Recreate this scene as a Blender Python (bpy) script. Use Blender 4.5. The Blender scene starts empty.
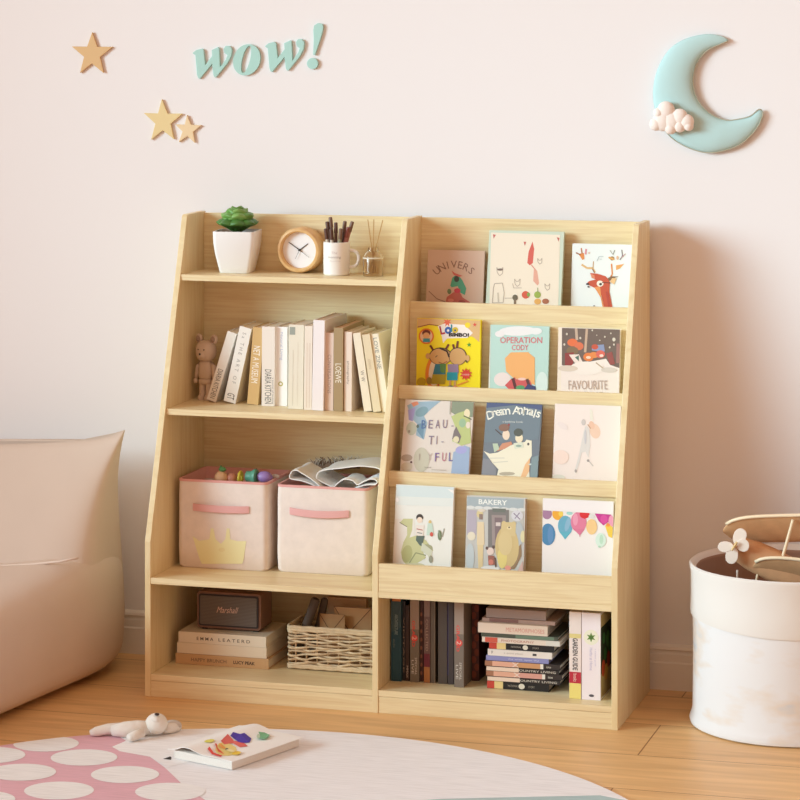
import bpy, bmesh, math, random
from mathutils import Vector, Matrix
random.seed(7)
PI = math.pi
SC = bpy.context.scene
COL = SC.collection

# ------------------------------------------------------------------ camera
FPX, YAW = 2804.12, 0.2801
CX, CY, CZ, PY = 2.5015, -6.826, 1.6902, 6.77
cam_d = bpy.data.cameras.new('camera')
cam = bpy.data.objects.new('camera', cam_d); COL.objects.link(cam)
cam.location = (CX, CY, CZ); cam.rotation_euler = (PI/2, 0, YAW)
cam_d.sensor_width = 36; cam_d.lens = 36*FPX/800
cam_d.shift_y = -(400-PY)/800; cam_d.shift_x = 0
cam_d.clip_end = 60
SC.camera = cam

# ------------------------------------------------------------------ light
WORLD_COL = (1.0, 0.60, 0.40); WORLD_STR = 0.66
w = bpy.data.worlds.new('room_fill'); SC.world = w; w.use_nodes = True
bg = w.node_tree.nodes['Background']
bg.inputs[0].default_value = (*WORLD_COL, 1); bg.inputs[1].default_value = WORLD_STR

def area(name, loc, target, sx, sy, power, col):
    l = bpy.data.lights.new(name, 'AREA'); l.shape = 'RECTANGLE'; l.size = sx; l.size_y = sy
    l.energy = power; l.color = col
    o = bpy.data.objects.new(name, l); COL.objects.link(o); o.location = loc
    d = Vector(target)-Vector(loc); o.rotation_euler = d.to_track_quat('-Z', 'Y').to_euler()
    return o
key = area('window_daylight', (-3.4, -4.4, 2.5), (2.9, 0, 0.95), 4.0, 2.4, 60, (0.63, 0.90, 1.0))
key.data.spread = math.radians(48)
area('room_fill', (1.2, -4.8, 3.6), (1.2, 0, 0.7), 1.8, 1.5, 10, (0.85, 1.0, 0.9))  # added soft fill from the front, no visible source

SC.view_settings.view_transform = 'Standard'; SC.view_settings.look = 'None'
SC.view_settings.exposure = 0.0; SC.view_settings.gamma = 1.0
SC.view_settings.use_curve_mapping = False

# ------------------------------------------------------------------ unprojection helpers (real planes)
cs, sn = math.cos(YAW), math.sin(YAW)
def ray(u, v):
    a = (u-400)/FPX; b = (PY-v)/FPX
    return (a*cs-sn, a*sn+cs, b)
def onY(u, v, Y):
    d = ray(u, v); k = (Y-CY)/d[1]; return CX+k*d[0], CZ+k*d[2]
def onZ(u, v, Z):
    d = ray(u, v); k = (Z-CZ)/d[2]; return CX+k*d[0], CY+k*d[1]
def onX(u, v, X):
    d = ray(u, v); k = (X-CX)/d[0]; return CY+k*d[1], CZ+k*d[2]

# ------------------------------------------------------------------ materials
def lin(c):
    return tuple((x/12.92 if x <= .04045 else ((x+.055)/1.055)**2.4) for x in c)
_M = {}
def mat(c, rough=.6, metal=0, noise=0, nscale=30, bump=0, trans=0, emis=0, sheen=0):
    key = (tuple(round(x, 3) for x in c), rough, metal, noise, nscale, bump, trans, sheen)
    if key in _M: return _M[key]
    m = bpy.data.materials.new('surface_%d' % len(_M)); m.use_nodes = True
    nt = m.node_tree; b = nt.nodes['Principled BSDF']; L = lin(c)
    b.inputs['Base Color'].default_value = (*L, 1); b.inputs['Roughness'].default_value = rough
    b.inputs['Metallic'].default_value = metal
    if trans: b.inputs['Transmission Weight'].default_value = trans; b.inputs['IOR'].default_value = 1.35
    if sheen: b.inputs['Sheen Weight'].default_value = sheen
    if noise or bump:
        tc = nt.nodes.new('ShaderNodeTexCoord'); n = nt.nodes.new('ShaderNodeTexNoise')
        n.inputs['Scale'].default_value = nscale; n.inputs['Detail'].default_value = 4
        nt.links.new(tc.outputs['Object'], n.inputs['Vector'])
        if noise:
            r = nt.nodes.new('ShaderNodeValToRGB')
            r.color_ramp.elements[0].position = .3; r.color_ramp.elements[1].position = .7
            r.color_ramp.elements[0].color = (*[x*(1-noise) for x in L], 1)
            r.color_ramp.elements[1].color = (*[min(1, x*(1+noise*.5)) for x in L], 1)
            nt.links.new(n.outputs['Fac'], r.inputs['Fac']); nt.links.new(r.outputs['Color'], b.inputs['Base Color'])
        if bump:
            bp = nt.nodes.new('ShaderNodeBump'); bp.inputs['Strength'].default_value = bump; bp.inputs['Distance'].default_value = .004
            nt.links.new(n.outputs['Fac'], bp.inputs['Height']); nt.links.new(bp.outputs['Normal'], b.inputs['Normal'])
    _M[key] = m; return m

def grain(name, cols, scale, rough=.45, nscale=1.0, detail=6, dist=1.2):
    """wood: noise stretched along the board"""
    m = bpy.data.materials.new(name); m.use_nodes = True; nt = m.node_tree; b = nt.nodes['Principled BSDF']
    tc = nt.nodes.new('ShaderNodeTexCoord'); mp = nt.nodes.new('ShaderNodeMapping'); mp.inputs['Scale'].default_value = scale
    n = nt.nodes.new('ShaderNodeTexNoise'); n.inputs['Scale'].default_value = nscale; n.inputs['Detail'].default_value = detail
    n.inputs['Distortion'].default_value = dist
    r = nt.nodes.new('ShaderNodeValToRGB'); e = r.color_ramp.elements
    e[0].position = .32; e[0].color = (*lin(cols[0]), 1); e[1].position = .62; e[1].color = (*lin(cols[1]), 1)
    nt.links.new(tc.outputs['Object'], mp.inputs['Vector']); nt.links.new(mp.outputs['Vector'], n.inputs['Vector'])
    nt.links.new(n.outputs['Fac'], r.inputs['Fac']); nt.links.new(r.outputs['Color'], b.inputs['Base Color'])
    b.inputs['Roughness'].default_value = rough
    return m
MAPLE_H = grain('pale_wood_horizontal', ((.88, .785, .605), (.93, .86, .695)), (1.1, 6, 26), nscale=4)
MAPLE_V = grain('pale_wood_vertical', ((.885, .79, .60), (.925, .85, .68)), (6, 18, 1.0), nscale=4)

# ------------------------------------------------------------------ mesh builder
class MB:
    def __init__(s): s.v = []; s.f = []; s.mi = []; s.mats = []
    def m(s, mt):
        if mt not in s.mats: s.mats.append(mt)
        return s.mats.index(mt)
    def face(s, pts, mt):
        b = len(s.v); s.v += [tuple(p) for p in pts]; s.f.append(tuple(range(b, b+len(pts)))); s.mi.append(s.m(mt))
    def add(s, vs, fs, mt):
        b = len(s.v); s.v += [tuple(p) for p in vs]; k = s.m(mt)
        for f in fs: s.f.append(tuple(b+i for i in f)); s.mi.append(k)
    def box(s, x0, x1, y0, y1, z0, z1, mt):
        vs = [(x, y, z) for z in (z0, z1) for y in (y0, y1) for x in (x0, x1)]
        s.add(vs, [(0, 2, 3, 1), (4, 5, 7, 6), (0, 1, 5, 4), (2, 6, 7, 3), (0, 4, 6, 2), (1, 3, 7, 5)], mt)
    def prism(s, pts, d, mt, axis='y', o=0):
        """outline in a plane, extruded from o to o+d along axis"""
        def P(a, b, c):
            return {'y': (a, c, b), 'z': (a, b, c), 'x': (c, a, b)}[axis]
        n = len(pts); vs = [P(a, b, o) for a, b in pts]+[P(a, b, o+d) for a, b in pts]
        fs = [tuple(range(n)), tuple(range(2*n-1, n-1, -1))]+[(i, (i+1) % n, n+(i+1) % n, n+i) for i in range(n)]
        s.add(vs, fs, mt)
    def loft(s, rings, mt, cap0=True, cap1=True, closed=True):
        n = len(rings[0]); vs = [p for r in rings for p in r]; fs = []
        for i in range(len(rings)-1):
            for j in range(n if closed else n-1):
                k = (j+1) % n
                fs.append((i*n+j, i*n+k, (i+1)*n+k, (i+1)*n+j))
        if cap0 and closed: fs.append(tuple(range(n-1, -1, -1)))
        if cap1 and closed: fs.append(tuple(range((len(rings)-1)*n, len(rings)*n)))
        s.add(vs, fs, mt)
    def lathe(s, prof, c, mt, n=40, cap0=True, cap1=True):
        s.loft([[(c[0]+r*math.cos(2*PI*k/n), c[1]+r*math.sin(2*PI*k/n), c[2]+z) for k in range(n)] for r, z in prof], mt, cap0, cap1)
    def tube(s, pts, rad, mt, n=8, flat=1):
        pts = [Vector(p) for p in pts]; rings = []
        for i, p in enumerate(pts):
            t = (pts[min(i+1, len(pts)-1)]-pts[max(i-1, 0)]).normalized()
            up = Vector((0, 0, 1)) if abs(t.z) < .9 else Vector((0, 1, 0))
            a = t.cross(up).normalized(); b = a.cross(t)
            r = rad[i] if isinstance(rad, (list, tuple)) else rad
            rings.append([tuple(p+a*(r*math.cos(2*PI*k/n))+b*(r*flat*math.sin(2*PI*k/n))) for k in range(n)])
        s.loft(rings, mt)
    def ell(s, c, r, mt, R=None, n=20, k=12, e=1.0):
        """ellipsoid, e<1 gives a boxier one"""
        f = lambda x: math.copysign(abs(x)**e, x)
        rings = []
        for i in range(k+1):
            ph = -PI/2+PI*i/k
            ph = max(-PI/2+1e-3, min(PI/2-1e-3, ph))
            ring = []
            for j in range(n):
                th = 2*PI*j/n
                p = Vector((r[0]*f(math.cos(ph))*f(math.cos(th)), r[1]*f(math.cos(ph))*f(math.sin(th)), r[2]*f(math.sin(ph))))
                if R is not None: p = R @ p
                ring.append(tuple(p+Vector(c)))
            rings.append(ring)
        s.loft(rings, mt)
    def build(s, name, parent=None, smooth=False, bevel=0, loc=None, rot=None, subsurf=0, recalc=True):
        me = bpy.data.meshes.new(name); me.from_pydata(s.v, [], s.f)
        for m_ in s.mats: me.materials.append(m_)
        me.polygons.foreach_set('material_index', s.mi)
        if recalc:
            bm = bmesh.new(); bm.from_mesh(me); bmesh.ops.recalc_face_normals(bm, faces=bm.faces); bm.to_mesh(me); bm.free()
        if smooth: me.polygons.foreach_set('use_smooth', [True]*len(me.polygons))
        me.update()
        o = bpy.data.objects.new(name, me); COL.objects.link(o)
        if parent: o.parent = parent
        if loc: o.location = loc
        if rot: o.rotation_euler = rot
        if bevel:
            b = o.modifiers.new('bevel', 'BEVEL'); b.width = bevel; b.segments = 2; b.limit_method = 'ANGLE'; b.angle_limit = math.radians(40)
        if subsurf:
            b = o.modifiers.new('subsurf', 'SUBSURF'); b.levels = subsurf; b.render_levels = subsurf
        if smooth == 'auto':
            me.polygons.foreach_set('use_smooth', [True]*len(me.polygons))
            try: me.set_sharp_from_angle(angle=math.radians(35))
            except Exception: pass
        return o

def tag(o, label=None, cat=None, group=None, kind=None):
    if label: o['label'] = label
    if cat: o['category'] = cat
    if group: o['group'] = group
    if kind: o['kind'] = kind
    return o
def thing(name, label, cat, loc=(0, 0, 0), rot=(0, 0, 0), group=None):
    o = bpy.data.objects.new(name, None); COL.objects.link(o); o.location = loc; o.rotation_euler = rot
    o.empty_display_size = .05
    return tag(o, label, cat, group)
def dup(root, loc, rot, label, group=None):
    r = root.copy(); COL.objects.link(r); r.location = loc; r.rotation_euler = rot; r['label'] = label
    if group: r['group'] = group
    for ch in list(root.children):
        c = ch.copy(); COL.objects.link(c); c.parent = r
    return r

# text outlines as mesh data: verts (x,y) centred, scaled to fit w x h
def text_polys(body, w=None, h=None, shear=0, bold=0):
    cu = bpy.data.curves.new('lettering', 'FONT'); cu.body = body; cu.size = 1; cu.shear = shear; cu.offset = bold
    cu.resolution_u = 2; cu.align_x = 'LEFT'
    o = bpy.data.objects.new('lettering', cu)
    me = bpy.data.meshes.new_from_object(o)
    vs = [(v.co.x, v.co.y) for v in me.vertices]; fs = [tuple(p.vertices) for p in me.polygons]
    bpy.data.objects.remove(o); bpy.data.meshes.remove(me); bpy.data.curves.remove(cu)
    if not vs: return [], []
    x0, x1 = min(a for a, b in vs), max(a for a, b in vs); y0, y1 = min(b for a, b in vs), max(b for a, b in vs)
    sx = w/(x1-x0) if w else None; sy = h/(y1-y0) if h else None
    sx = sx or sy; sy = sy or sx
    return [((a-(x0+x1)/2)*sx, (b-(y0+y1)/2)*sy) for a, b in vs], fs

class Art:
    """flat print on a face y=0 looking to -Y; coordinates (x,z) in metres through mapping mp"""
    def __init__(s, mb, mp=None, y=0.0, x_lim=None, z_min=None):
        s.mb = mb; s.mp = mp or (lambda a, b: (a, b)); s.y = y; s.k = 1; s.xl = x_lim; s.zm = z_min
    def _p(s, a, b):
        x, z = s.mp(a, b)
        if s.xl: x = max(s.xl[0], min(s.xl[1], x))
        if s.zm is not None: z = max(s.zm[0], min(s.zm[1], z))
        return (x, s.y-.00004*s.k, z)
    def poly(s, pts, c):
        s.mb.face([s._p(a, b) for a, b in pts], mat(c)); s.k += 1
    def ell(s, cx, cy, rx, ry, c, rot=0, n=20):
        r = math.radians(rot)
        s.poly([(cx+rx*math.cos(t)*math.cos(r)-ry*math.sin(t)*math.sin(r), cy+rx*math.cos(t)*math.sin(r)+ry*math.sin(t)*math.cos(r)) for t in [2*PI*i/n for i in range(n)]], c)
    def line(s, pts, wd, c):
        for (a, b), (e, f) in zip(pts, pts[1:]):
            L = math.hypot(e-a, f-b) or 1; nx, ny = -(f-b)/L*wd/2, (e-a)/L*wd/2
            s.mb.face([s._p(a+nx, b+ny), s._p(e+nx, f+ny), s._p(e-nx, f-ny), s._p(a-nx, b-ny)], mat(c))
        s.k += 1
    def star(s, cx, cy, R, r, n, c, rot=-90):
        s.poly([(cx+(R if i % 2 == 0 else r)*math.cos(math.radians(rot+180*i/n)), cy+(R if i % 2 == 0 else r)*math.sin(math.radians(rot+180*i/n))) for i in range(2*n)], c)
    def text(s, body, cx, cy, w, h, c, rot=0, shear=0, bold=0, down=1):
        """w,h in the art's own units; rot in degrees clockwise on screen; down=1 when the b axis points down"""
        vs, fs = text_polys(body, w, h, shear, bold); r = math.radians(rot)
        if down: vs = [(a, -b) for a, b in vs]
        else: r = -r
        P = [s._p(cx+a*math.cos(r)-b*math.sin(r), cy+a*math.sin(r)+b*math.cos(r)) for a, b in vs]
        s.mb.add(P, fs, mat(c)); s.k += 1
    def arc_text(s, body, cx, cy, R, a0, a1, h, c, bold=0):
        """letters spread on an arc above centre (cx,cy), b axis down; angles in degrees from straight up"""
        n = len(body)
        for i, ch in enumerate(body):
            if ch == ' ': continue
            t = a0+(a1-a0)*i/(n-1); r = math.radians(t); k = s.k
            s.text(ch, cx+R*math.sin(r), cy-R*math.cos(r), None, h if ch.isupper() or ch in 'ltdbkhif' else h*.72, c, t, bold=bold); s.k = k
        s.k += 1

# ------------------------------------------------------------------ structure
WALL_Y = .035
def wall_mat():
    m = bpy.data.materials.new('painted_wall'); m.use_nodes = True; nt = m.node_tree; b = nt.nodes['Principled BSDF']
    b.inputs['Base Color'].default_value = (*lin((.925, .908, .912)), 1); b.inputs['Roughness'].default_value = .85
    n = nt.nodes.new('ShaderNodeTexNoise'); n.inputs['Scale'].default_value = 180
    bp = nt.nodes.new('ShaderNodeBump'); bp.inputs['Strength'].default_value = .04; bp.inputs['Distance'].default_value = .002
    nt.links.new(n.outputs['Fac'], bp.inputs['Height']); nt.links.new(bp.outputs['Normal'], b.inputs['Normal'])
    return m
mb = MB(); mb.box(-3.2, 4.2, WALL_Y, WALL_Y+.12, 0, 2.7, wall_mat())
tag(mb.build('wall_back'), kind='structure')

def floor_mat():
    m = bpy.data.materials.new('oak_floorboards'); m.use_nodes = True; nt = m.node_tree; b = nt.nodes['Principled BSDF']
    tc = nt.nodes.new('ShaderNodeTexCoord'); mp = nt.nodes.new('ShaderNodeMapping')
    mp.inputs['Location'].default_value = (-1.267+3.2*2, .592+.276*9, 0)
    br = nt.nodes.new('ShaderNodeTexBrick'); br.inputs['Scale'].default_value = 1
    br.inputs['Brick Width'].default_value = 3.2; br.inputs['Row Height'].default_value = .276
    br.inputs['Mortar Size'].default_value = .0016; br.inputs['Mortar Smooth'].default_value = .2; br.offset = .5; br.inputs['Bias'].default_value = 0
    br.inputs['Color1'].default_value = (*lin((.93, .765, .54)), 1); br.inputs['Color2'].default_value = (*lin((.90, .725, .50)), 1)
    br.inputs['Mortar'].default_value = (*lin((.60, .40, .24)), 1)
    nt.links.new(tc.outputs['Object'], mp.inputs['Vector']); nt.links.new(mp.outputs['Vector'], br.inputs['Vector'])
    mp2 = nt.nodes.new('ShaderNodeMapping'); mp2.inputs['Scale'].default_value = (.9, 9, 1)
    n = nt.nodes.new('ShaderNodeTexNoise'); n.inputs['Scale'].default_value = 3.2; n.inputs['Detail'].default_value = 8; n.inputs['Distortion'].default_value = .8
    nt.links.new(tc.outputs['Object'], mp2.inputs['Vector']); nt.links.new(mp2.outputs['Vector'], n.inputs['Vector'])
    r = nt.nodes.new('ShaderNodeValToRGB'); r.color_ramp.elements[0].position = .3; r.color_ramp.elements[0].color = (.80, .76, .72, 1)
    r.color_ramp.elements[1].position = .65; r.color_ramp.elements[1].color = (1.04, 1.04, 1.04, 1)
    mx = nt.nodes.new('ShaderNodeMix'); mx.data_type = 'RGBA'; mx.blend_type = 'MULTIPLY'; mx.inputs[0].default_value = 1
    nt.links.new(n.outputs['Fac'], r.inputs['Fac']); nt.links.new(br.outputs['Color'], mx.inputs[6]); nt.links.new(r.outputs['Color'], mx.inputs[7])
    nt.links.new(mx.outputs[2], b.inputs['Base Color'])
    b.inputs['Roughness'].default_value = .42
    return m
mb = MB(); mb.box(-3.2, 4.2, -5.6, WALL_Y+.12, -.05, 0, floor_mat())
tag(mb.build('floor'), kind='structure')

mb = MB()
prof = [(WALL_Y, 0), (.021, 0), (.021, .066), (.024, .07), (.024, .088), (.027, .092), (.027, .097), (.022, .100), (.024, .107), (.030, .110), (WALL_Y, .112)]
mb.prism([(a, b) for a, b in prof], 7.4, mat((.93, .90, .87), .5), 'x', -3.2)
tag(mb.build('baseboard_back'), kind='structure')

# ------------------------------------------------------------------ bookshelf
W, T = 1.18, .015
D, DT, ZK, H = .393, .138, .379, 1.163
XM0, XM1 = .5816, .5966
Z1, Z2, Z3, ZS = 1.015, .6907, .291, .0548
def yf(z): return -(D if z < ZK else D+(DT-D)*(z-ZK)/(H-ZK))
shelf = thing('bookshelf', 'tall pale wooden bookshelf with open shelves left and stepped display racks right', 'bookshelf', (0, 0, 0))
def side(x0):
    mb = MB(); r = .012
    top = [(-DT+r*(1-math.cos(a)), H-r+r*math.sin(a)) for a in [PI/2*i/4 for i in range(5)]]
    mb.prism([(0, 0), (0, H), *reversed(top), (-D, ZK), (-D, 0)], T, MAPLE_V, 'x', x0)
    return mb.build('side_panel', shelf, bevel=.0012)
side(0); side(XM0); side(W-T)
def board(name, x0, x1, y0, y1, z0, z1, b=.001, m=None):
    mb = MB(); mb.box(x0, x1, y0, y1, z0, z1, m or MAPLE_H); return mb.build(name, shelf, bevel=b)
board('back_panel', T, XM0, -.012, 0, 0, H-.004); board('back_panel', XM1, W-T, -.012, 0, 0, H-.004)
board('shelf_board', T, XM0, yf(Z1)+.004, -.012, Z1-T, Z1); board('shelf_board', T, XM0, yf(Z2)+.006, -.012, Z2-T, Z2)
board('shelf_board', T, XM0, -D+.001, -.012, Z3-T, Z3)
board('bottom_board', T, XM0, -D+.001, -.012, ZS-T, ZS); board('bottom_board', XM1, W-T, -D+.001, -.012, ZS-T, ZS)
board('plinth', T, XM0, -D+.002, -D+.017, 0, ZS-T-.0006); board('plinth', XM1, W-T, -D+.002, -D+.017, 0, ZS-T-.0006)
board('shelf_board', XM1, W-T, -D+.001, -.012, Z3-T, Z3)
# stepped display slots: rail front y, rail bottom z, rail top z, slot back y
RAILS = [(-.114, .916, .957), (-.218, .729, .762), (-.304, .528, .565), (-.3915, Z3, .3575)]
BACKS = [-.020, -.116, -.208, -.296]
FLOORS = [.931, .744, .543, Z3]
for i, (ry, z0, z1) in enumerate(RAILS):
    board('display_rail', XM1, W-T, ry, ry+.013, z0, z1)
    if i < 3:
        board('rack_floor', XM1, W-T, ry+.013, BACKS[i], z0, z0+.015)
        zb = RAILS[i+1][1]+(.0 if i == 2 else .015)
        board('rack_back', XM1, W-T, BACKS[i+1], BACKS[i+1]+.006, zb, z0)

# ------------------------------------------------------------------ books
def book(kind, label, cat, loc, rot, t, h, d, cover, pages=(.93, .88, .8), ov=.002, ct=.0022, art=None, mp=None, group=None, name='book', bands=None, inner=None, rough=.5):
    """kind: spine (upright, spine to the front) / lying (flat, spine to the front) / cover (upright, front cover to the front)"""
    root = thing(name, label, cat, loc, rot, group)
    ax = {'spine': lambda a, b, c: (a, b, c), 'lying': lambda a, b, c: (c, b, a), 'cover': lambda a, b, c: (b, a, c)}[kind]
    def B(mb, a0, a1, b0, b1, c0, c1, m):
        p, q = ax(a0, b0, c0), ax(a1, b1, c1); mb.box(p[0], q[0], p[1], q[1], p[2], q[2], m)
    cm = mat(cover, rough)
    mb = MB(); B(mb, 0, t, 0, ct, 0, h, cm); B(mb, 0, ct, ct, d, 0, h, cm); B(mb, t-ct, t, ct, d, 0, h, cm)
    c = mb.build('cover', root, bevel=.0006)
    if art:
        am = MB(); A = Art(am, mp, y=-.0003, x_lim=(.0004, (d if kind == 'cover' else t if kind == 'spine' else h)-.0004),
                           z_min=(.0004, (h if kind != 'lying' else t)-.0004))
        art(A)
        if am.v:
            # the print belongs to the cover: join into the cover mesh
            me = c.data; bm = bmesh.new(); bm.from_mesh(me)
            off = len(me.materials)
            for m_ in am.mats: me.materials.append(m_)
            vs = [bm.verts.new(p) for p in am.v]
            for f, k in zip(am.f, am.mi):
                try:
                    fc = bm.faces.new([vs[i] for i in f]); fc.material_index = off+k
                except ValueError: pass
            bm.to_mesh(me); bm.free()
    mb = MB(); B(mb, ct, t-ct, ct, d-ov, ov, h-ov, mat(pages, .9, noise=.05, nscale=300)); mb.build('pages', root)
    return root

ROW2 = 'upright books on the second left shelf'
DK = (.35, .32, .3)
def row2(label, xl, xr, yb, xtl, ytop, Y, d, cover, art=None, pages=(.93, .88, .8)):
    """spine edges in the photo at the shelf and at the top; real depth Y"""
    x0, _ = onY(xl, yb, Y); x1, _ = onY(xr, yb, Y); xt, zt = onY(xtl, ytop, Y)
    hz = zt-Z2; a = math.atan2(xt-x0, hz); t = (x1-x0)*math.cos(a); h = hz/math.cos(a)
    z = Z2+(t*math.sin(a) if a > 0 else 0)
    if a > 0: h -= t*math.sin(a)
    book('spine', label, 'book', (x0, Y, z+.0003), (0, a, 0), t, h, d, cover, pages, art=(lambda A: art(A, t, h)) if art else None, group=ROW2)
def vt(body, c, f0, f1, wf=.5, bold=0, xo=0):
    return lambda A, t, h: A.text(body, t*(.5+xo), h*(f0+f1)/2, h*abs(f1-f0), t*wf, c, 90, down=0, bold=bold)
def many(*fs):
    def g(A, t, h):
        for f in fs: f(A, t, h)
    return g
row2('off-white book leaning right against the bear figure, lettering low on its spine', 206.8, 216.5, 402.5, 228.6, 331, -.15, .12, (.91, .88, .84), vt('DIARIA KITCHEN', (.45, .42, .4), .04, .46, .55))
row2('white book leaning right with faint letters spread down its spine, left of the ochre book', 223.6, 236, 404, 240.5, 326, -.16, .12, (.94, .92, .89),
     many(vt('S a   T H E   A R T   O F', (.68, .66, .64), .25, .93, .3), vt('GT', (.4, .38, .36), .04, .12, .6)))
row2('ochre brown book with white lettering on its spine', 247, 258, 404.4, 253.3, 327, -.165, .12, (.83, .68, .45), vt('NET A MUSEUM', (.98, .95, .9), .28, .76, .60))
row2('off-white book right of the ochre one, black lettering on its lower spine', 261.6, 274.4, 405.9, 262, 326.5, -.175, .12, (.93, .89, .85),
     many(vt('DIARIA KITCHEN', (.4, .38, .35), .03, .46, .5), vt('a journal of cooking', (.6, .57, .55), .03, .36, .2, 0, .36)))
row2('white book with pale blue line and small gold ring on its spine', 275.4, 287, 406, 275.6, 326.8, -.165, .12, (.97, .95, .94),
     many(vt('Natural Living', (.74, .77, .86), .58, .93, .3), lambda A, t, h: (A.ell(t*.45, h*.28, t*.2, t*.2, (.72, .68, .35)), A.ell(t*.45, h*.28, t*.11, t*.11, (.97, .95, .94)))))
row2('thick ivory book with a small grey mark at the top of its spine', 288, 303, 409, 289, 324.5, -.207, .12, (.92, .89, .82),
     many(lambda A, t, h: A.poly([(t*.05, h*.88), (t*.42, h*.88), (t*.42, h*.97), (t*.05, h*.97)], (.62, .64, .6)),
          lambda A, t, h: A.line([(t*.3, h*.04), (t*.3, h*.7)], .0012, (.83, .8, .73)), lambda A, t, h: A.line([(t*.62, h*.04), (t*.62, h*.8)], .0008, (.86, .82, .75))))
row2('narrow cream book with fine lines down its spine, beside the tallest white book', 303.7, 311.6, 409.8, 304.6, 326, -.212, .12, (.94, .89, .83),
     lambda A, t, h: (A.line([(t*.35, h*.03), (t*.35, h*.8)], .001, (.86, .78, .7)), A.line([(t*.7, h*.03), (t*.7, h*.8)], .001, (.84, .76, .7))))
row2('tallest book of the row, plain white spine', 311.9, 323.3, 410.3, 313.4, 320, -.215, .185, (.95, .92, .92), pages=(.86, .77, .68))
row2('narrow pinkish cream book between the tallest white book and the brown one', 325, 333.1, 410.5, 325.6, 332.8, -.205, .12, (.90, .80, .74), vt('CONVERSATIONS', (.7, .6, .56), .22, .72, .42))
row2('brown book with white lettering low on its spine', 333.5, 342.9, 411.2, 333.8, 327.7, -.21, .18, (.66, .56, .41), vt('LOEWE', (.97, .94, .88), .34, .57, .62), pages=(.88, .74, .62))
row2('cream book right of the brown one, its front cover in shade', 344, 351.5, 411.3, 344.4, 331.8, -.205, .15, (.93, .86, .80), vt('photography', (.55, .5, .46), .34, .63, .35))
row2('cream book leaning left with grey letters mid spine, first of the three leaning left', 364, 372, 412.3, 352.6, 333.5, -.203, .13, (.94, .89, .80), vt('W W', (.55, .5, .45), .38, .52, .45))
row2('beige book leaning left between two cream leaning books', 373.2, 381.2, 412.4, 361.9, 335, -.205, .13, (.90, .83, .70), vt('cinema', (.78, .7, .58), .55, .68, .4))
row2('cream book leaning left against the middle panel, grey title high on its spine', 382, 390, 412.4, 370.5, 334.5, -.2, .13, (.95, .91, .82), vt('LOVE ZINE', (.55, .56, .55), .55, .95, .5))

# ------------------------------------------------------------------ display books
RACK = ['picture books on the top display rack', 'picture books on the second display rack', 'picture books on the third display rack', 'picture books on the lowest display rack']
def display(row, label, org, s, TL, TR, BL, t, cover, art, pages=(.93, .88, .8), cy=.003):
    TL, TR, BL = [(org[0]+p[0]/s, org[1]+p[1]/s) for p in (TL, TR, BL)]
    fy = FLOORS[row]; by = BACKS[row]
    ytf = by-(.004, .006, .0145, .0125)[row]-t                                   # front face at the top
    lean = max(0.01, (TL[0]-BL[0])/105.)              # forward offset of the visible foot
    x0, zt0 = onY(TL[0], TL[1], ytf); x1, zt1 = onY(TR[0], TR[1], ytf)
    x1 = min(x1, W-T-.0015); zt = (zt0+zt1)/2
    vis = (zt-RAILS[row][2]-.001)
    ang = math.atan2(lean, vis); ry = RAILS[row][0]+.013
    # keep the foot behind the rail
    while ytf-math.tan(ang)*(zt-fy) < ry+.0015: ang -= .004
    ang = max(ang, .0)
    h = (zt-fy-.0005-t*math.sin(ang))/math.cos(ang)
    yb = ytf-math.tan(ang)*(zt-fy)
    # photo coordinates of the crop to cover coordinates: photo pixels per metre along x and z
    x1b, zv = onY(BL[0], BL[1], yb+.01)
    hv = zt-zv
    def mp(a, b):
        u, v = org[0]+a/s, org[1]+b/s
        k = (v-TL[1])/(BL[1]-TL[1])
        e = (u-TL[0]-(BL[0]-TL[0])*k)/(TR[0]-TL[0])
        sl = (TR[1]-TL[1])*e
        k = (v-sl-TL[1])/(BL[1]-TL[1])
        return (e*(x1-x0), h-k*hv/math.cos(ang))
    book('cover', label, 'book', (x0, yb, fy+.0005+t*math.sin(ang)), (-ang, 0, 0), t, h, x1-x0, cover, pages, art=art, mp=mp, group=RACK[row], name='picture_book', rough=.4)

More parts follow.
